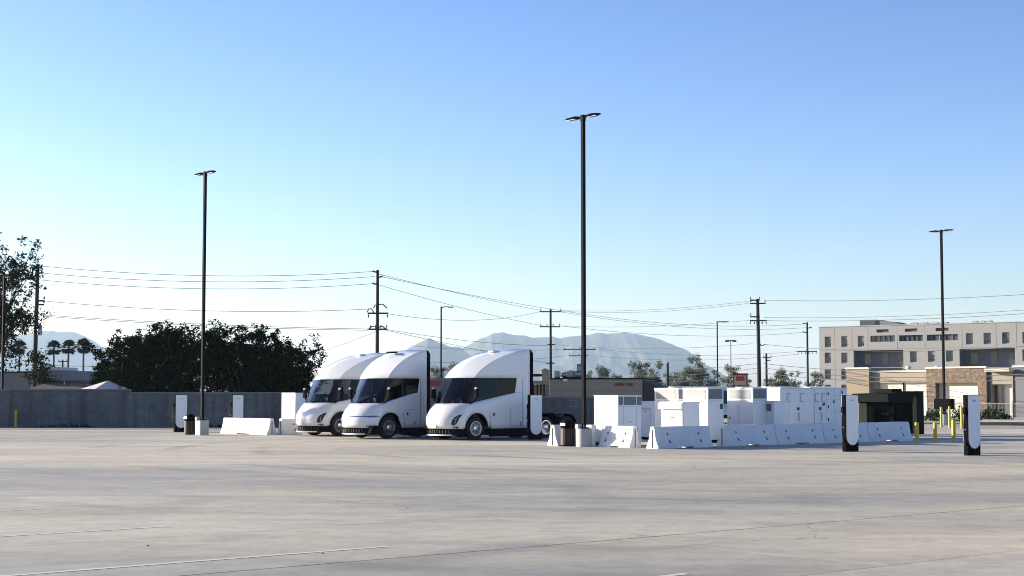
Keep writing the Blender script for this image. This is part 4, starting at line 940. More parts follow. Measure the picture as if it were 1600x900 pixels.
m = MB(); holed(m, 0, HL, -.2, HTOP, HW + HR + HS, .35); 
m.v = []; m.f = []; m.mi = []
holed(m, 0, HL, -.2, HTOP, HW + HR + HS + HB, .35); m.face([(0, 0, -.2), (0, 0, HTOP), (0, 18, HTOP), (0, 18, -.2)]); m.face([(HL, 0, -.2), (HL, 18, -.2), (HL, 18, HTOP), (HL, 0, HTOP)]); m.face([(0, .4, HTOP - .5), (HL, .4, HTOP - .5), (HL, 18, HTOP - .5), (0, 18, HTOP - .5)]); m.face([(0, 18, -.2), (0, 18, HTOP), (HL, 18, HTOP), (HL, 18, -.2)])
m.build('wall', HOTELW, T, fix=False)
m = MB(); m.box(-.06, HL, -.08, .34, HTOP + .001, HTOP + .14); m.build('parapet_cap', HOTELF, T)
BLIND = [mat('blind_grey', (.16, .17, .17), .8), mat('blind_slate', (.09, .10, .11), .8), mat('blind_pale', (.24, .24, .23), .8)]; hr = random.Random(4)
for i, px in enumerate((1304, 1331, 1356, 1401.5, 1445, 1503, 1556, 1588)):
    t_ = FH.at(px, 520)[0]; zlo = FH.at(px, 545)[1] if i not in (0, ) else .5; m = MB(); m.box(t_ - .03, t_ + .03, -.012, -.002, zlo, HTOP - .05); m.build('wall_joint', mat('wall_joint', (.22, .21, .195), .9), T)
for py in (545.5, ): zj = FH.at(1400, py)[1]; m = MB(); m.box(.02, HL - .02, -.014, -.003, zj, zj + .06); m.build('floor_joint', mat('wall_joint', (.22, .21, .195), .9), T)
for r in HW:
    m = MB(); m.box(r[0] + .06, r[1] - .06, .24, .28, r[2] + .06, r[3] - .06); w = m.build('window', PANE2, T)
    m = MB()
    for (a, b, c, d) in ((r[0], r[1], r[3] - .07, r[3]), (r[0], r[1], r[2], r[2] + .09), (r[0], r[0] + .06, r[2] + .09, r[3] - .07), (r[1] - .06, r[1], r[2] + .09, r[3] - .07)): m.box(a + .002, b - .002, .2, .30, c + .001, d - .001)
    m.build('frame', HOTELF, w)
    if hr.random() < .6: q_ = hr.uniform(.25, .75); m = MB(); m.box(r[0] + .1, r[1] - .1, .205, .232, r[3] - .1 - (r[3] - r[2]) * q_ * .7, r[3] - .09); m.build('blind', hr.choice(BLIND), w)
    m = MB(); zm = r[2] + (r[3] - r[2]) * .22; m.box(r[0] + .07, r[1] - .07, .20, .235, zm, zm + .06); m.build('transom', BLACKM, w)
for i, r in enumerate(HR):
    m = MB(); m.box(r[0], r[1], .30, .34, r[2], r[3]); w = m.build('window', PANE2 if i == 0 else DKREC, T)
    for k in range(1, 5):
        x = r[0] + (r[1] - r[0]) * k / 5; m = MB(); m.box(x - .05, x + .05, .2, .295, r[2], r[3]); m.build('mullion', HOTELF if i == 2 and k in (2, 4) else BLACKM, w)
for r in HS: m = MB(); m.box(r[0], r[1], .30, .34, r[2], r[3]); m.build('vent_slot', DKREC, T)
for j, r in enumerate(HB):                      # two-storey loggias
    m = MB(); D_ = 2.2
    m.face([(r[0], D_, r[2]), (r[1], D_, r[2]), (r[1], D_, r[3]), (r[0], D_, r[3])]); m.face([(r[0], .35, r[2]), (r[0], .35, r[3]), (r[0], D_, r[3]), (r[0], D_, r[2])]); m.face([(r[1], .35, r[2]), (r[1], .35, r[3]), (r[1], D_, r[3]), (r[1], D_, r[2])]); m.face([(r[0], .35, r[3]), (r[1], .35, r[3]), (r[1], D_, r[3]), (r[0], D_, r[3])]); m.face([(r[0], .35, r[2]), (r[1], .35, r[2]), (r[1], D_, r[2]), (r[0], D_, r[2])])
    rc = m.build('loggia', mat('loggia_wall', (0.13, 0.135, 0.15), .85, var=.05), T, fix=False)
    L_ = r[1] - r[0]
    for (f0, f1, g0, g1) in ((.14, .27, .38, .85), (.50, .62, .36, .86), (.82, .95, .36, .86)):
        m = MB(); m.box(r[0] + L_ * f0, r[0] + L_ * f1, D_ - .08, D_ - .01, r[2] + (r[3] - r[2]) * g0, r[2] + (r[3] - r[2]) * g1); m.build('window', PANE2, rc)
    m = MB(); m.box(r[0], r[1], .30, .34, r[2] + .9, r[2] + 1.0); m.build('rail', GALV, rc)
def on_hotel(px, py): t, z = FH.at(px, py); return FH.P + FH.D * t
T = thing('stair_head', FH.P + FH.D * FH.at(1334, 510)[0] - FH.N * 3, FH.ang, 'dark stair head box on the hotel roof', 'roof box')
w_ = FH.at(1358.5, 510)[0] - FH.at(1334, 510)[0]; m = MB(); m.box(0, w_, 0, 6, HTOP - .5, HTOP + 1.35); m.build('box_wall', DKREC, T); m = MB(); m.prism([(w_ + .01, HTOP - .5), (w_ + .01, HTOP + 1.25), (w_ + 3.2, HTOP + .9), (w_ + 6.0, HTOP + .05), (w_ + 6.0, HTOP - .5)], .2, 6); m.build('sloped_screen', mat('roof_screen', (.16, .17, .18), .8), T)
RTU = mat('rooftop_unit_metal', (0.42, 0.41, 0.39), 0.6, var=.12, scale=2)
def unit(loc, rz, w, d, h, label, m_=None):
    T = thing('rooftop_unit', loc, rz, label, 'air conditioner', 'rooftop air conditioners')
    m = MB(); m.box(0, w, 0, d, 0.15, h, .02); m.build('unit_case', m_ or RTU, T)
    m = MB(); m.box(.05, w - .05, .05, d - .05, 0, .149); m.build('unit_curb', BLACKM, T)
    m = MB(); m.lathe([(min(w, d) * .30, h + .001), (min(w, d) * .30, h + .05), (min(w, d) * .2, h + .05)], 16, (w / 2, d / 2, 0)); m.build('fan_ring', BLACKM, T)
    m = MB(); m.box(w * .1, w * .9, -.02, -.002, .3, h * .85); m.build('coil_grille', VENT, T)
for i, px in enumerate((1504, 1516, 1527)):
    q = on_hotel(px, 505) - FH.N * 5; q.z = HTOP - .5
    unit(q, FH.ang, 1.0, 1.0, 1.15, ('left', 'middle', 'right')[i] + ' of the three small units on the hotel roof')
for i, px in enumerate((1400, 1416, 1432, 1447)):
    q = on_hotel(px, 505) - FH.N * 7; q.z = HTOP - .5
    unit(q, FH.ang, 1.5, 1.2, 1.25, ('first', 'second', 'third', 'fourth')[i] + ' roof unit along the hotel roof right of the stair head')

# shops in front of the hotel
TAN = mat('tan_stucco', (0.225, 0.185, 0.13), .9, var=.06, scale=1, bump=.1); BEIGE = mat('beige_stucco', (0.24, 0.215, 0.17), .9, var=.06, scale=1, bump=.1); CREAM = mat('cream_trim', (0.5, 0.46, 0.38), .8, var=.04)
PANEL = mat('cream_roller_panel', (0.60, 0.545, 0.46), .8, var=.03, scale=.5); SLATE = mat('slate_panel', (0.085, 0.09, 0.105), .7, var=.1)
def brick_mat():
    m = bpy.data.materials.new('shop_brick'); m.use_nodes = True; n = m.node_tree; b = n.nodes['Principled BSDF']; b.inputs['Roughness'].default_value = .9
    tc = n.nodes.new('ShaderNodeTexCoord'); mp = n.nodes.new('ShaderNodeMapping'); mp.inputs['Rotation'].default_value = (R(90), 0, 0); n.links.new(tc.outputs['Object'], mp.inputs['Vector'])
    bt = n.nodes.new('ShaderNodeTexBrick'); bt.inputs['Scale'].default_value = 1; bt.inputs['Brick Width'].default_value = .42; bt.inputs['Row Height'].default_value = .16; bt.inputs['Mortar Size'].default_value = .012; bt.inputs['Bias'].default_value = -.1
    bt.inputs['Color1'].default_value = (.155, .105, .07, 1); bt.inputs['Color2'].default_value = (.10, .07, .052, 1); bt.inputs['Mortar'].default_value = (.17, .14, .11, 1); n.links.new(mp.outputs[0], bt.inputs['Vector'])
    nz = n.nodes.new('ShaderNodeTexNoise'); nz.inputs['Scale'].default_value = 3.2; nz.inputs['Detail'].default_value = 3; n.links.new(tc.outputs['Object'], nz.inputs['Vector'])
    rp = n.nodes.new('ShaderNodeValToRGB'); rp.color_ramp.elements[0].position = .35; rp.color_ramp.elements[1].position = .65; rp.color_ramp.elements[0].color = (.6, .6, .6, 1); rp.color_ramp.elements[1].color = (1.4, 1.35, 1.3, 1); n.links.new(nz.outputs['Fac'], rp.inputs['Fac'])
    mx = n.nodes.new('ShaderNodeMix'); mx.data_type = 'RGBA'; mx.blend_type = 'MULTIPLY'; mx.inputs['Factor'].default_value = 1; n.links.new(bt.outputs['Color'], mx.inputs['A']); n.links.new(rp.outputs['Color'], mx.inputs['B']); n.links.new(mx.outputs['Result'], b.inputs['Base Color']); return m
BRICK = brick_mat()
FS = Facade(col(1327.5, 158), R(-49))
T = thing('shop_row', FS.P, FS.ang, 'low tan and brick shop row in front of the hotel', 'building')
def block(name, px0, px1, pytop, m_, proud, holes, rd=.5, back=PANEL, bots=653):
    t0 = FS.at(px0, 617)[0]; t1 = FS.at(px1, 617)[0]; zt = FS.at((px0 + px1) / 2, pytop)[1]
    H_ = [FS.rect(*h) for h in holes]; H_ = [(a - t0, b - t0, max(c, .02), d) for a, b, c, d in H_]
    mm = MB(); L_ = t1 - t0; holed(mm, 0, L_, -.2, zt, H_, rd)
    mm.face([(0, 0, -.2), (0, 0, zt), (0, 9, zt), (0, 9, -.2)]); mm.face([(L_, 0, -.2), (L_, 9, -.2), (L_, 9, zt), (L_, 0, zt)]); mm.face([(0, .01, zt - .25), (L_, .01, zt - .25), (L_, 9, zt - .25), (0, 9, zt - .25)]); mm.face([(0, 9, -.2), (0, 9, zt), (L_, 9, zt), (L_, 9, -.2)])
    o = mm.build(name, m_, T, fix=False); o.location = (t0, -proud, 0)
    c = MB(); c.box(-.05, L_ + .05, -.12, .25, zt + .001, zt + .16); c.build('cornice', CREAM, o)
    for a, b, c_, d in H_:
        k = MB(); k.face([(a, rd - .002, c_), (b, rd - .002, c_), (b, rd - .002, d), (a, rd - .002, d)]); k.build('shutter_panel', back, o, fix=False)
        if b - a > 3:
            for f in ((.5,) if rd < .45 else (.0,)):
                if f: x = a + (b - a) * f; k = MB(); k.box(x - .04, x + .04, rd - .12, rd - .004, c_, d); k.build('mullion', BLACKM, o)
    return o
block('end_bay', 1327.5, 1363, 576.8, TAN, .5, [])
o = block('wide_bay', 1363, 1451, 581.5, BEIGE, 0.0, [(1371, 1449, 598.5, 660)], .35)
for dz in (.45, .8): m = MB(); zt = FS.at(1400, 581.5)[1]; m.box(0.02, FS.at(1451, 617)[0] - FS.at(1363, 617)[0] - .02, -.05, -.002, zt - dz - .08, zt - dz); m.build('reveal_band', TAN, o)
block('brick_bay', 1451, 1545, 575.6, BRICK, .35, [(1465, 1532, 598.8, 660)], .6)
block('dark_bay', 1545, 1549.5, 578, SLATE, .05, [])
o = block('entrance_bay', 1549.5, 1584, 581, BEIGE, .1, [(1549.9, 1583.6, 600.5, 660)], .7, PANEL)
t0 = FS.at(1547, 578)[0]; t1 = FS.at(1586, 578)[0]; m = MB(); m.box(t0, t1, -1.0, -.14, FS.at(1566, 580.5)[1], FS.at(1566, 576)[1]); m.build('entrance_canopy', CREAM, T)
for (a, b) in ((1551, 1562.5), (1578, 1583)): t0, t1 = FS.at(a, 617)[0], FS.at(b, 617)[0]; m = MB(); m.box(t0, t1, .42, .46, .1, FS.at(1566, 601.5)[1]); m.build('shop_glass', PANE2, T)
block('right_bay', 1584, 1650, 573.5, SLATE, 0.0, [], .4)
for i, (px, s) in enumerate(((1396, .9), (1441, .8))):
    q = FS.P + FS.D * FS.at(px, 617)[0] - FS.N * 2.5; q.z = FS.at(px, 581.5)[1] - .25
    T2 = thing('roof_vent', q, 0, ('left', 'right')[i] + ' white mushroom vent on the shop roof', 'vent'); m = MB(); m.lathe([(.12, 0), (.12, .6), (.30, .62), (.32, .72), (.18, .86), (0, .9)], 16); m.build('vent_cowl', WHITE, T2, smooth=40)
    m = MB(); m.lathe([(.2, 0), (.2, .06), (.13, .1)], 16); m.build('vent_flashing', GALV, T2)
# railing and planter in front of the shops
RAILM = mat('railing_iron', (0.03, 0.032, 0.03), .6)
q0, q1 = col(1449, 131), col(1640, 119); d_ = (q1 - q0); L_ = d_.length; an = math.atan2(d_.y, d_.x)
T = thing('iron_railing', q0, an, 'dark iron railing along the front of the shops', 'fence')
for z in (.12, 1.3): m = MB(); m.box(0, L_, -.02, .02, z, z + .05); m.build('rail', RAILM, T)
x = 0.0
while x < L_ + .01: m = MB(); m.box(x - .035, x + .035, -.035, .035, 0, 1.45); m.build('post', RAILM, T); x += 2.4
m = MB(); x = .15
while x < L_: m.box(x - .009, x + .009, -.009, .009, .171, 1.299); x += .15
tag(m.build('balusters', RAILM, T), kind='stuff')
PLANT = mat('planter_soil_kerb', (0.20, 0.135, 0.10), .95, var=.25, scale=2); KERB = mat('kerb_concrete', (0.42, 0.39, 0.35), .9, var=.1, scale=2)
p0 = gp(1522, 664.5); p1 = p0 + Vector((26, -9, 0)); d_ = p1 - p0; an = math.atan2(d_.y, d_.x); L_ = d_.length
T = thing('raised_kerb', p0, an, 'raised kerbed verge in front of the shops at far right', 'kerb')
m = MB(); m.box(0, L_, 0, .18, -.1, .22, .015); m.build('kerb_face', PLANT, T); m = MB(); m.box(0, L_, .181, 12, -.1, .21); m.build('verge_top', KERB, T)
for i, (px, Y, r, h, lb) in enumerate(((1457, 124, .9, 1.1, 'low bush by the railing right of the transformer'), (1500, 121, 1.0, 1.3, 'bush by the railing behind the yellow bollards'), (1541, 119, .8, 1.2, 'bush by the railing right of the last charging post'), (1556, 118, .9, 1.1, 'sparse bush by the railing below the shop entrance'), (1567, 117, .6, .9, 'small bush by the railing at far right'))):
    bush(col(px, Y), r, h, lb, 70 + i, LEAF_BUSH, 300, .11)

# tan tyre shop with red lettering
DKTAN = mat('drab_tan_stucco', (0.25, 0.22, 0.165), .9, var=.08, scale=.7, bump=.1); REDL = mat('red_letters', (0.20, 0.006, 0.006), .7)
FQ = Facade(col(859.5, 168), R(-11)); z1 = FQ.at(930, 591)[1]; Lq = FQ.at(1003.5, 600)[0]
T = thing('tyre_shop', FQ.P, FQ.ang, 'drab tan flat roofed shop with dark red lettering behind the wall', 'building')
m = MB(); m.box(0, Lq, 0, 12, -.2, z1 - .12); m.build('wall', DKTAN, T); m = MB(); m.box(-.08, Lq + .08, -.08, 12.1, z1 - .119, z1 + .03); m.build('roof_edge', BLACKM, T)
t_, z_ = FQ.at(974, 601); text_part('QUICK TIRE', .36, REDL, T, (t_, -.03, z_), (R(90), 0, 0), 'lettering', .03)
t_, z_ = FQ.at(883.5, 594); m = MB(); m.box(t_ - .22, t_ + .22, -.22, -.002, z_ - .12, z_ + .1, .03); m.build('wall_light', WHITE, T)
for z in (1.2, 2.4): m = MB(); m.box(.02, Lq - .02, -.012, -.002, z, z + .03); m.build('control_joint', BLACKM, T)
m = MB(); m.prism([(Lq + .01, 0), (Lq + .01, z1 - .2), (Lq + 1.8, z1 - .95), (Lq + 1.8, 0)], .1, 11); m.build('lean_to', mat('lean_to_dark', (.03, .03, .032), .9), T)
def on_shop(px, dep): t = FQ.at(px, 600)[0]; return FQ.P + FQ.D * t - FQ.N * dep + Vector((0, 0, z1 + .03))
unit(on_shop(861, 2), FQ.ang, .55, .8, .75, 'pale roof unit at the left end of the tan shop', RTU); unit(on_shop(871, 3), FQ.ang, .6, .8, .6, 'dark low roof unit on the tan shop', BLACKM)
unit(on_shop(880.5, 2), FQ.ang, .75, .9, .78, 'tan roof unit beneath the taller stack on the shop', mat('tan_unit', (.42, .34, .27), .7)); unit(on_shop(892, 2), FQ.ang, .9, .9, .72, 'slate blue roof unit right of the tan unit', SLATE); unit(on_shop(890, 5), FQ.ang, .8, .8, 1.55, 'tall roof unit rising behind the tan unit', DKTAN)
# carport left of it
T = thing('carport', col(829, 150), 0, 'tan carport with dark posts behind the right truck tail', 'carport'); 
def cx_(px): return col(px, 150).x - col(829, 150).x
m = MB(); m.box(-3, cx_(859), 2.0, 2.2, 0, hz(601, 150)); m.build('back_wall', TAN, T); m = MB(); m.box(-3, cx_(858), -1, 2.4, hz(600.5, 150), hz(595, 150)); m.build('fascia', mat('grey_green_fascia', (.17, .18, .15), .8), T); m = MB(); m.box(-3, cx_(847), -.5, 2.4, hz(588, 150), hz(584.5, 150)); m.build('roof_sheet', BLACKM, T)
for px in (833.5, 839.5, 845, 850): m = MB(); m.box(cx_(px) - .07, cx_(px) + .07, -.6, -.46, 0, hz(600.6, 150)); m.build('post', BLACKM, T)
T = thing('olive_shed', col(846, 172), 0, 'olive shed showing between the carport and the tan shop', 'shed'); m = MB(); m.box(0, .85, 0, 4, 0, hz(579, 172)); m.build('wall', DKTAN, T); m = MB(); m.prism([(-.1, hz(579, 172)), (.42, hz(575, 172)), (.95, hz(579, 172))], -.1, 4.1); m.build('roof', DKTAN, T)
# red banded shop between the trucks
T = thing('red_banded_shop', col(640, 160), 0, 'grey shop with a red fascia glimpsed between the trucks', 'building'); L_ = col(712, 160).x - col(640, 160).x
m = MB(); m.box(0, L_, 0, 8, 0, hz(602.5, 160)); m.build('wall', mat('mauve_grey_wall', (.17, .16, .165), .9), T); m = MB(); m.box(-.05, L_ + .05, -.1, 8, hz(602.4, 160), hz(595.5, 160)); m.build('red_fascia', mat('red_fascia', (.30, .02, .03), .7), T); m = MB(); m.box(0, L_, 0, 8, hz(595.4, 160), hz(591, 160)); m.build('parapet', mat('mauve_grey_wall', (.17, .16, .165)), T)
# red roadside sign
T = thing('red_sign', col(1145, 162), R(-14), 'red framed roadside sign with a tan panel above the cabinets', 'sign'); sw = 1.48; zb = 0; z1 = hz(585, 162)
REDS = mat('sign_red', (.32, .03, .04), .6); m = MB(); m.box(0, sw, 0, .5, hz(603.5, 162), z1, .02); m.build('sign_box', REDS, T); m = MB(); m.box(.16, sw - .12, -.03, -.002, hz(602, 162), hz(586.5, 162)); m.build('tan_face', mat('sign_tan', (.42, .35, .22), .6), T); m = MB(); m.box(.34, sw - .28, -.05, -.031, hz(595, 162), hz(588, 162)); m.build('red_face', REDS, T)
m = MB(); m.box(.2, sw - .2, .1, .4, 0, hz(603.6, 162)); m.build('sign_leg', REDS, T); m = MB(); m.box(-.05, sw + .05, -.05, .55, z1 + .001, z1 + .1); m.build('sign_cap', BLACKM, T)
# houses beyond the wall at left
ROOFB = mat('brown_shingle_roof', (.03, .025, .023), .95, var=.2, scale=3); ROOFW = mat('pale_metal_roof', (.60, .55, .50), .6); STUC = mat('grey_stucco', (.20, .195, .18), .9, var=.08, scale=1)
def X(px, Y, p0): return col(px, Y).x - col(p0, Y).x
T = thing('flat_house', col(-40, 150), 0, 'grey flat roofed house behind the loose tree at far left', 'house'); m = MB(); m.box(0, X(41, 150, -40), 0, 9, 0, hz(582.5, 150)); m.build('wall', STUC, T); m = MB(); m.box(-.1, X(41.5, 150, -40), -.1, 9.1, hz(582.4, 150), hz(580.5, 150)); m.build('roof_edge', BLACKM, T)
T = thing('parapet_house', col(52, 142), 0, 'grey parapet house right of the leftmost utility pole', 'house'); m = MB(); m.box(0, X(92, 142, 52), 0, 8, 0, hz(578.5, 142)); m.build('wall', STUC, T); m = MB(); m.box(X(92.1, 142, 52), X(107, 142, 52), -.4, 7, 0, hz(578.8, 142)); m.build('side_wing', STUC, T); m = MB(); m.box(X(57, 142, 52), X(88, 142, 52), 1, 7, hz(578.4, 142), hz(573, 142)); m.build('white_roof_deck', ROOFW, T)
T = thing('brown_roof_house', col(40, 118), 0, 'low house with a wide brown roof just over the wall', 'house'); w_ = X(141, 118, 40)
m = MB(); m.box(.3, w_ - .2, .5, 8, 0, hz(608, 118)); m.build('wall', STUC, T); m = MB(); za, zb = hz(609, 118), hz(594.5, 118); m.raw([(0, 0, za), (w_, 0, za), (w_ - 1.2, 4, zb), (.8, 4, zb), (0, 8, za), (w_, 8, za)], [(0, 1, 2, 3), (5, 4, 3, 2), (0, 3, 4), (1, 5, 2), (0, 4, 5, 1)]); r_ = m.build('roof', ROOFB, T); m = MB(); m.lathe([(.05, 0), (.05, .3), (.08, .31), (0, .36)], 8, (w_ * .48, 2.0, (za + zb) / 2)); m.build('vent_pipe', GALV, r_); m = MB(); m.box(.8, w_ - 1.2, 3.9, 4.1, zb + .001, zb + .06); m.build('ridge_cap', mat('ridge_cap', (.2, .19, .18), .9), r_)
T = thing('white_gable', col(121, 104.5), R(-38), 'small pale gable roof catching the sun over the wall', 'house'); w_ = X(160, 104, 121) * 1.05; za, zb = hz(609, 104), hz(594.5, 104)
m = MB(); m.box(.2, w_ - .2, .2, 2.8, 0, za - .01); m.build('wall', STUC, T); m = MB(); m.raw([(0, 0, za), (w_, 0, za), (w_ * .70, 1.5, zb), (0, 3, za), (w_, 3, za)], [(0, 1, 2), (1, 4, 2), (4, 3, 2), (3, 0, 2), (0, 3, 4, 1)]); m.build('roof', ROOFW, T)
T = thing('far_house', col(113, 210), 0, 'small far house with a row of windows below the palms', 'house'); w_ = X(144, 210, 113); m = MB(); m.box(0, w_, 0, 6, 0, hz(586, 210)); m.build('wall', STUC, T); m = MB(); m.prism([(-.3, hz(586, 210)), (.3, hz(580, 210)), (w_ - .3, hz(580, 210)), (w_ + .3, hz(586, 210))], -.3, 6.3); m.build('roof', SLATE, T)
for i in range(4): m = MB(); x = w_ * (.12 + i * .22); m.box(x, x + w_ * .12, -.03, -.002, hz(592, 210), hz(587, 210)); m.build('window', PANE2, T)

# ------------------------------------------------------------ white vans parked beyond the cabinets
def van_master():
    T = thing('parked_van', (0, 0, 0), 0, '-', 'van', 'white vans parked beyond the cabinets')
    m = MB(); m.prism([(0, .35), (0, .95), (.25, 1.15), (.95, 1.30), (1.65, 2.35), (1.95, 2.55), (5.3, 2.6), (5.45, 2.4), (5.5, .35)], -.98, .98); m.build('van_body', WHITE, T)
    m = MB(); m.prism([(1.01, 1.36), (1.63, 2.28), (1.60, 2.30), (.97, 1.37)], -.85, .85); m.build('windscreen', PANE, T)
    for s in (-1, 1):
        m = MB(); m.prism([(1.25, 1.42), (1.75, 2.15), (2.5, 2.15), (2.5, 1.42)], min(s * .982, s * .995), max(s * .982, s * .995)); m.build('side_window', PANE, T)
        for x in (1.0, 4.4): m = MB(); m.lathe([(.2, -.1), (.34, -.1), (.36, 0), (.34, .1), (.2, .1)], 16, (x, s * .9, .36), 'Y'); m.build('wheel', RUBBER, T, smooth=40)
        m = MB(); m.box(-.01, .1, min(s * .55, s * .88), max(s * .55, s * .88), .75, .92, .02); m.build('headlight', ALU, T)
    m = MB(); m.box(-.08, .02, -.95, .95, .35, .6, .03); m.build('bumper', BLACK, T); return T
V = van_master()
for i, (px, lb) in enumerate(((1078, 'white van roof above the leftmost vented cabinet'), (1124, 'white van roof above the middle vented cabinet'), (1187, 'white van roof below the thick utility pole'), (1240, 'white van roof above the left part of the switchgear'), (1292, 'white van roof above the right part of the switchgear'))):
    if i == 0: V.location = col(px, 112); V.rotation_euler = (0, 0, R(90)); V['label'] = lb
    else: dup(V, col(px, 112 + (i % 3)), R(90 + (-4, 3, 0, 5)[i % 4]), lb)
m = MB()

# ------------------------------------------------------------ utility poles and cables
def arm_(T, z, x0, x1, name='crossarm', dy=0.0, n_ins=3, up=True):
    m = MB(); m.box(x0, x1, -.06 + dy, .06 + dy, z - .07, z + .07); c = m.build(name, WOODP, T)
    for i in range(n_ins):
        x = x0 + (x1 - x0) * (.04 + .92 * i / max(1, n_ins - 1)); m = MB(); s = 1 if up else -1; m.lathe([(.03, 0), (.03, s * .08), (.08, s * .1), (.09, s * .18), (.05, s * .24), (.06, s * .30), (0, s * .32)], 8, (x, dy, z + s * .071)); m.build('insulator', CERAM, c, smooth=50)
def bent_arm(T, z, x0, x1, rise):
    m = MB(); mid = (x0 + x1) / 2
    m.tube([(x0, 0, z), (x0 + (x1 - x0) * .2, 0, z + rise), (x0 + (x1 - x0) * .55, 0, z + rise * 1.05), (x1, 0, z - .1)], .05, 6); m.build('bracket_arm', WOODP, T, smooth=50)
def ut_pole(px, top, Y, r, label, rz=0.0, lean=0.0):
    T = thing('utility_pole', col(px, Y), rz, label, 'utility pole', 'wooden utility poles'); H = hz(top, Y)
    m = MB(); m.tube([(0, 0, -.2), (lean * .5, 0, H * .5), (lean, 0, H)], [r * 1.25, r * 1.05, r * .85], 12); m.build('pole_shaft', WOODP, T, smooth=50); return T
def sc(Y): return Y / FPX
Y1, Y2, Y3, Y4, Y5, Y6, Y8 = 135, 140, 200, 175, 240, 235, 262
T = ut_pole(52.5, 412, Y1, .17, 'leftmost tall utility pole beside the loose tree', lean=.15)
for (py, s) in ((416, -1), (427, 1), (438, -1)):
    m = MB(); z = hz(py, Y1); m.tube([(.12, 0, z - .05), (.12 + s * .5, 0, z + .1)], [.05, .09], 8); m.build('post_insulator', CERAM, T)
for py in (470, 476): arm_(T, hz(py, Y1), .1, .75, n_ins=2)
m = MB(); m.lathe([(.2, 0), (.22, .05), (.22, .8), (.15, .9), (0, .92)], 14, (.42, -.1, hz(524, Y1))); m.build('pole_transformer', GALV, T, smooth=40)
T = ut_pole(589, 422, Y2, .15, 'tall utility pole rising behind the leftmost and middle trucks')
for (py, s) in ((425, -1), (433, 1), (444, -1)):
    m = MB(); z = hz(py, Y2); m.tube([(0, 0, z - .05), (s * .45, 0, z + .08)], [.05, .09], 8); m.build('post_insulator', CERAM, T)
bent_arm(T, hz(480, Y2), 0, .85, .25); bent_arm(T, hz(480, Y2), 0, -.35, .2); bent_arm(T, hz(488, Y2), -.9, -.25, .3); arm_(T, hz(489.5, Y2), -.85, .95, n_ins=2, up=False)
for s in (-1, 1): bent_arm(T, hz(514, Y2), s * .05, s * .85, .2)
arm_(T, hz(514.5, Y2), -.7, .85, n_ins=4)
T = ut_pole(860.5, 483, Y3, .16, 'utility pole with three crossarms between the right truck and the middle lamp pole')
arm_(T, hz(487, Y3), -1.35, 1.35); arm_(T, hz(510.5, Y3), -1.35, 1.2, n_ins=4); arm_(T, hz(538.5, Y3), -.4, .6, n_ins=0); arm_(T, hz(567.5, Y3), -.6, .5, n_ins=0)
T = ut_pole(1187, 467, Y4, .20, 'thick utility pole with a square topped crossarm right of the red sign', lean=-.12)
arm_(T, hz(474, Y4), -.95, .75, n_ins=2); arm_(T, hz(469, Y4), -.95, .1, n_ins=2); arm_(T, hz(495, Y4), -.95, .1, n_ins=1); arm_(T, hz(501, Y4), -1.0, .85, n_ins=5, up=False); bent_arm(T, hz(537, Y4), .1, .6, -.2)
T = ut_pole(1198, 552, Y5, .17, 'short utility pole just right of the thick one'); arm_(T, hz(559, Y5), -.45, .75, n_ins=2); arm_(T, hz(563, Y5), -.1, .6, n_ins=0)
T = ut_pole(1262.5, 503.5, Y6, .15, 'slim utility pole left of the hotel corner')
for (py, s) in ((506, -1), (512.5, 1), (519.5, -1)):
    m = MB(); z = hz(py, Y6); m.tube([(0, 0, z - .05), (s * .65, 0, z + .1)], [.05, .1], 8); m.build('post_insulator', CERAM, T)
arm_(T, hz(549, Y6), -1.5, 1.4, n_ins=6, up=False)
T = ut_pole(1043.5, 567, 190, .16, 'short bare post above the leftmost vented cabinet'); m = MB(); m.lathe([(.17, 0), (.1, .12), (0, .14)], 10, (0, 0, hz(567, 190))); m.build('post_cap', GALV, T)
T = ut_pole(909, 541, Y8, .15, 'far utility pole mostly hidden behind the middle lamp pole'); arm_(T, hz(546, Y8), -3.0, 2.3, n_ins=5); arm_(T, hz(556, Y8), -2.1, 1.0, n_ins=3)
T = ut_pole(97, 562, 255, .15, 'small far utility pole among the palms'); arm_(T, hz(565, 255), -.7, .7, n_ins=3)
T = thing('mast_light', col(1142.5, 300), 0, 'thin tall mast light with a cross head above the red sign', 'mast light'); H = hz(532, 300); MASTM = mat('mast_grey', (.10, .10, .105), .8); m = MB(); m.lathe([(.13, 0), (.07, H), (0, H)], 8); m.build('mast', MASTM, T); m = MB(); m.box(-1.0, 1.0, -.08, .08, H - .1, H + .08); m.build('cross_bar', MASTM, T)
for s in (-1, 1): m = MB(); m.box(s * .7 - .35, s * .7 + .35, -.3, .3, H - .26, H - .101); m.build('flood_lamp', POLEM, T)
def cable(a, b, sag, label, r=0.021):
    A, B_ = at(a[0], a[2], a[1]), at(b[0], b[2], b[1]); P = []
    for i in range(25):
        t = i / 24; p = A.lerp(B_, t); p.z -= sag * 4 * t * (1 - t); P.append(p - A)
    m = MB(); m.tube(P, r, 5); o = m.build('power_cable', WIRE, smooth=60); o.location = A; tag(o, label, 'cable', 'overhead cables')
nth = ('top', 'second', 'third', 'fourth', 'fifth', 'sixth')
for i, (ya, yb, s) in enumerate(((415, 424, .62), (426, 432, .62), (437, 443, .62), (470, 483, .5), (492, 514, .2), (494, 516, .22))): cable((58 if i < 3 else 66, ya, Y1), (586 if i < 3 else 575, yb, Y2), s, nth[i] + ' cable from the top between the leftmost utility pole and the one behind the trucks')
for i, (ya, yb) in enumerate(((415, 404), (426, 415), (470, 462))): cable((50, ya, Y1), (-260, yb, 130), .6, nth[i] + ' cable running left from the leftmost utility pole out of view')
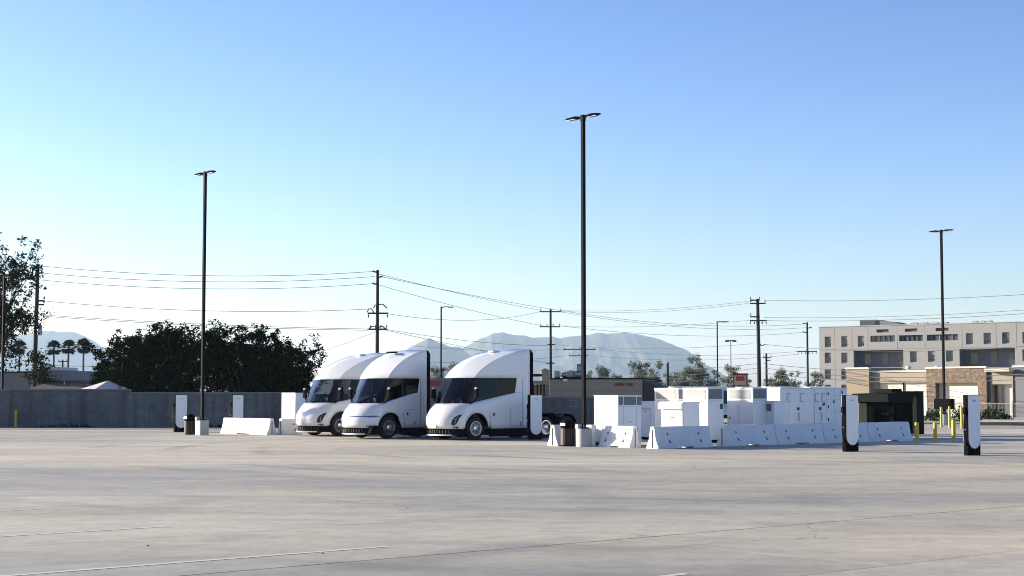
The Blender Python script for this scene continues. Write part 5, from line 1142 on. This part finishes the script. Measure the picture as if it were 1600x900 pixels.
for i, (xa, ya, xb, yb, s) in enumerate(((591, 428, 846, 485, .15), (595, 432, 874, 485, .15), (588, 444, 848, 509, .25), (604, 490, 847, 486, .85), (600, 514, 855, 540, .35), (604, 516, 853, 567, .1))): cable((xa, ya, Y2), (xb, yb, Y3), s, nth[i] + ' cable from the top between the pole behind the trucks and the three arm pole')
for i, (ya, yb, s) in enumerate(((485, 470, .45), (486, 473, .55), (509, 500, .4), (539, 537, .5))): cable((874, ya, Y3), (1176, yb, Y4), s, nth[i] + ' cable from the top between the three arm pole and the thick pole')
for i, (ya, yb, s) in enumerate(((485, 506, 1.0), (487, 512, 1.0), (509, 519, .9))): cable((875, ya, Y3), (1259, yb, Y6), s, nth[i] + ' of the sagging cables from the three arm pole to the slim pole')
for i, (ya, yb, s, rr) in enumerate(((469, 447, .5, .024), (496, 470, .5, .02), (501, 476, .5, .024), (538, 522, 1.1, .024), (568, 562, .9, .03), (575, 569, 1.0, .03))): cable((1194, ya, Y4), (1780, yb, 140 if i < 4 else 112), s, nth[i] + ' cable from the top running right from the thick pole past the hotel', rr)
cable((1194, 583, Y4), (1780, 579, 112), .9, 'lowest cable running right from the thick pole across the shops', .03)
for i, (ya, yb) in enumerate(((568, 560), (575, 570), (583, 581))): cable((1184, ya, Y4), (1010, yb + 18, 205), .2, nth[i] + ' low cable running left from the thick pole over the red sign', .026)
for i, (ya, yb) in enumerate(((545, 549), (556, 553))): cable((930, ya, Y8), (1250, yb, Y6), .8, ('upper', 'lower')[i] + ' cable from the hidden far pole to the slim pole')
for i, (ya, yb) in enumerate(((545, 540), (556, 565))): cable((884, ya, Y8), (640, yb, 240), .5, ('upper', 'lower')[i] + ' cable running left from the hidden far pole behind the right truck')
for i, (ya, yb) in enumerate(((563, 572), (574, 583), (586, 592))): cable((-60, ya, 245), (250, yb, 265), .4, ('upper', 'middle', 'lower')[i] + ' of the three faint cables crossing the palm trunks', .03)
cable((600, 513, Y2), (470, 560, 160), .1, 'cable slanting down left from the pole behind the trucks', .018)
# ------------------------------------------------------------ morning haze
hm = bpy.data.materials.new('thin_haze'); hm.use_nodes = True; n = hm.node_tree
n.nodes.remove(n.nodes['Principled BSDF'])
pv = n.nodes.new('ShaderNodeVolumePrincipled'); pv.inputs['Color'].default_value = (0.60, 0.80, 1.0, 1); pv.inputs['Density'].default_value = 0.000053; pv.inputs['Anisotropy'].default_value = 0.2
n.links.new(pv.outputs[0], n.nodes['Material Output'].inputs['Volume'])
h = MB(); h.box(-13000, 13000, -400, 13500, -1.2, 420); o = h.build('haze', hm); tag(o, 'thin morning haze over the lot and hills', kind='stuff')
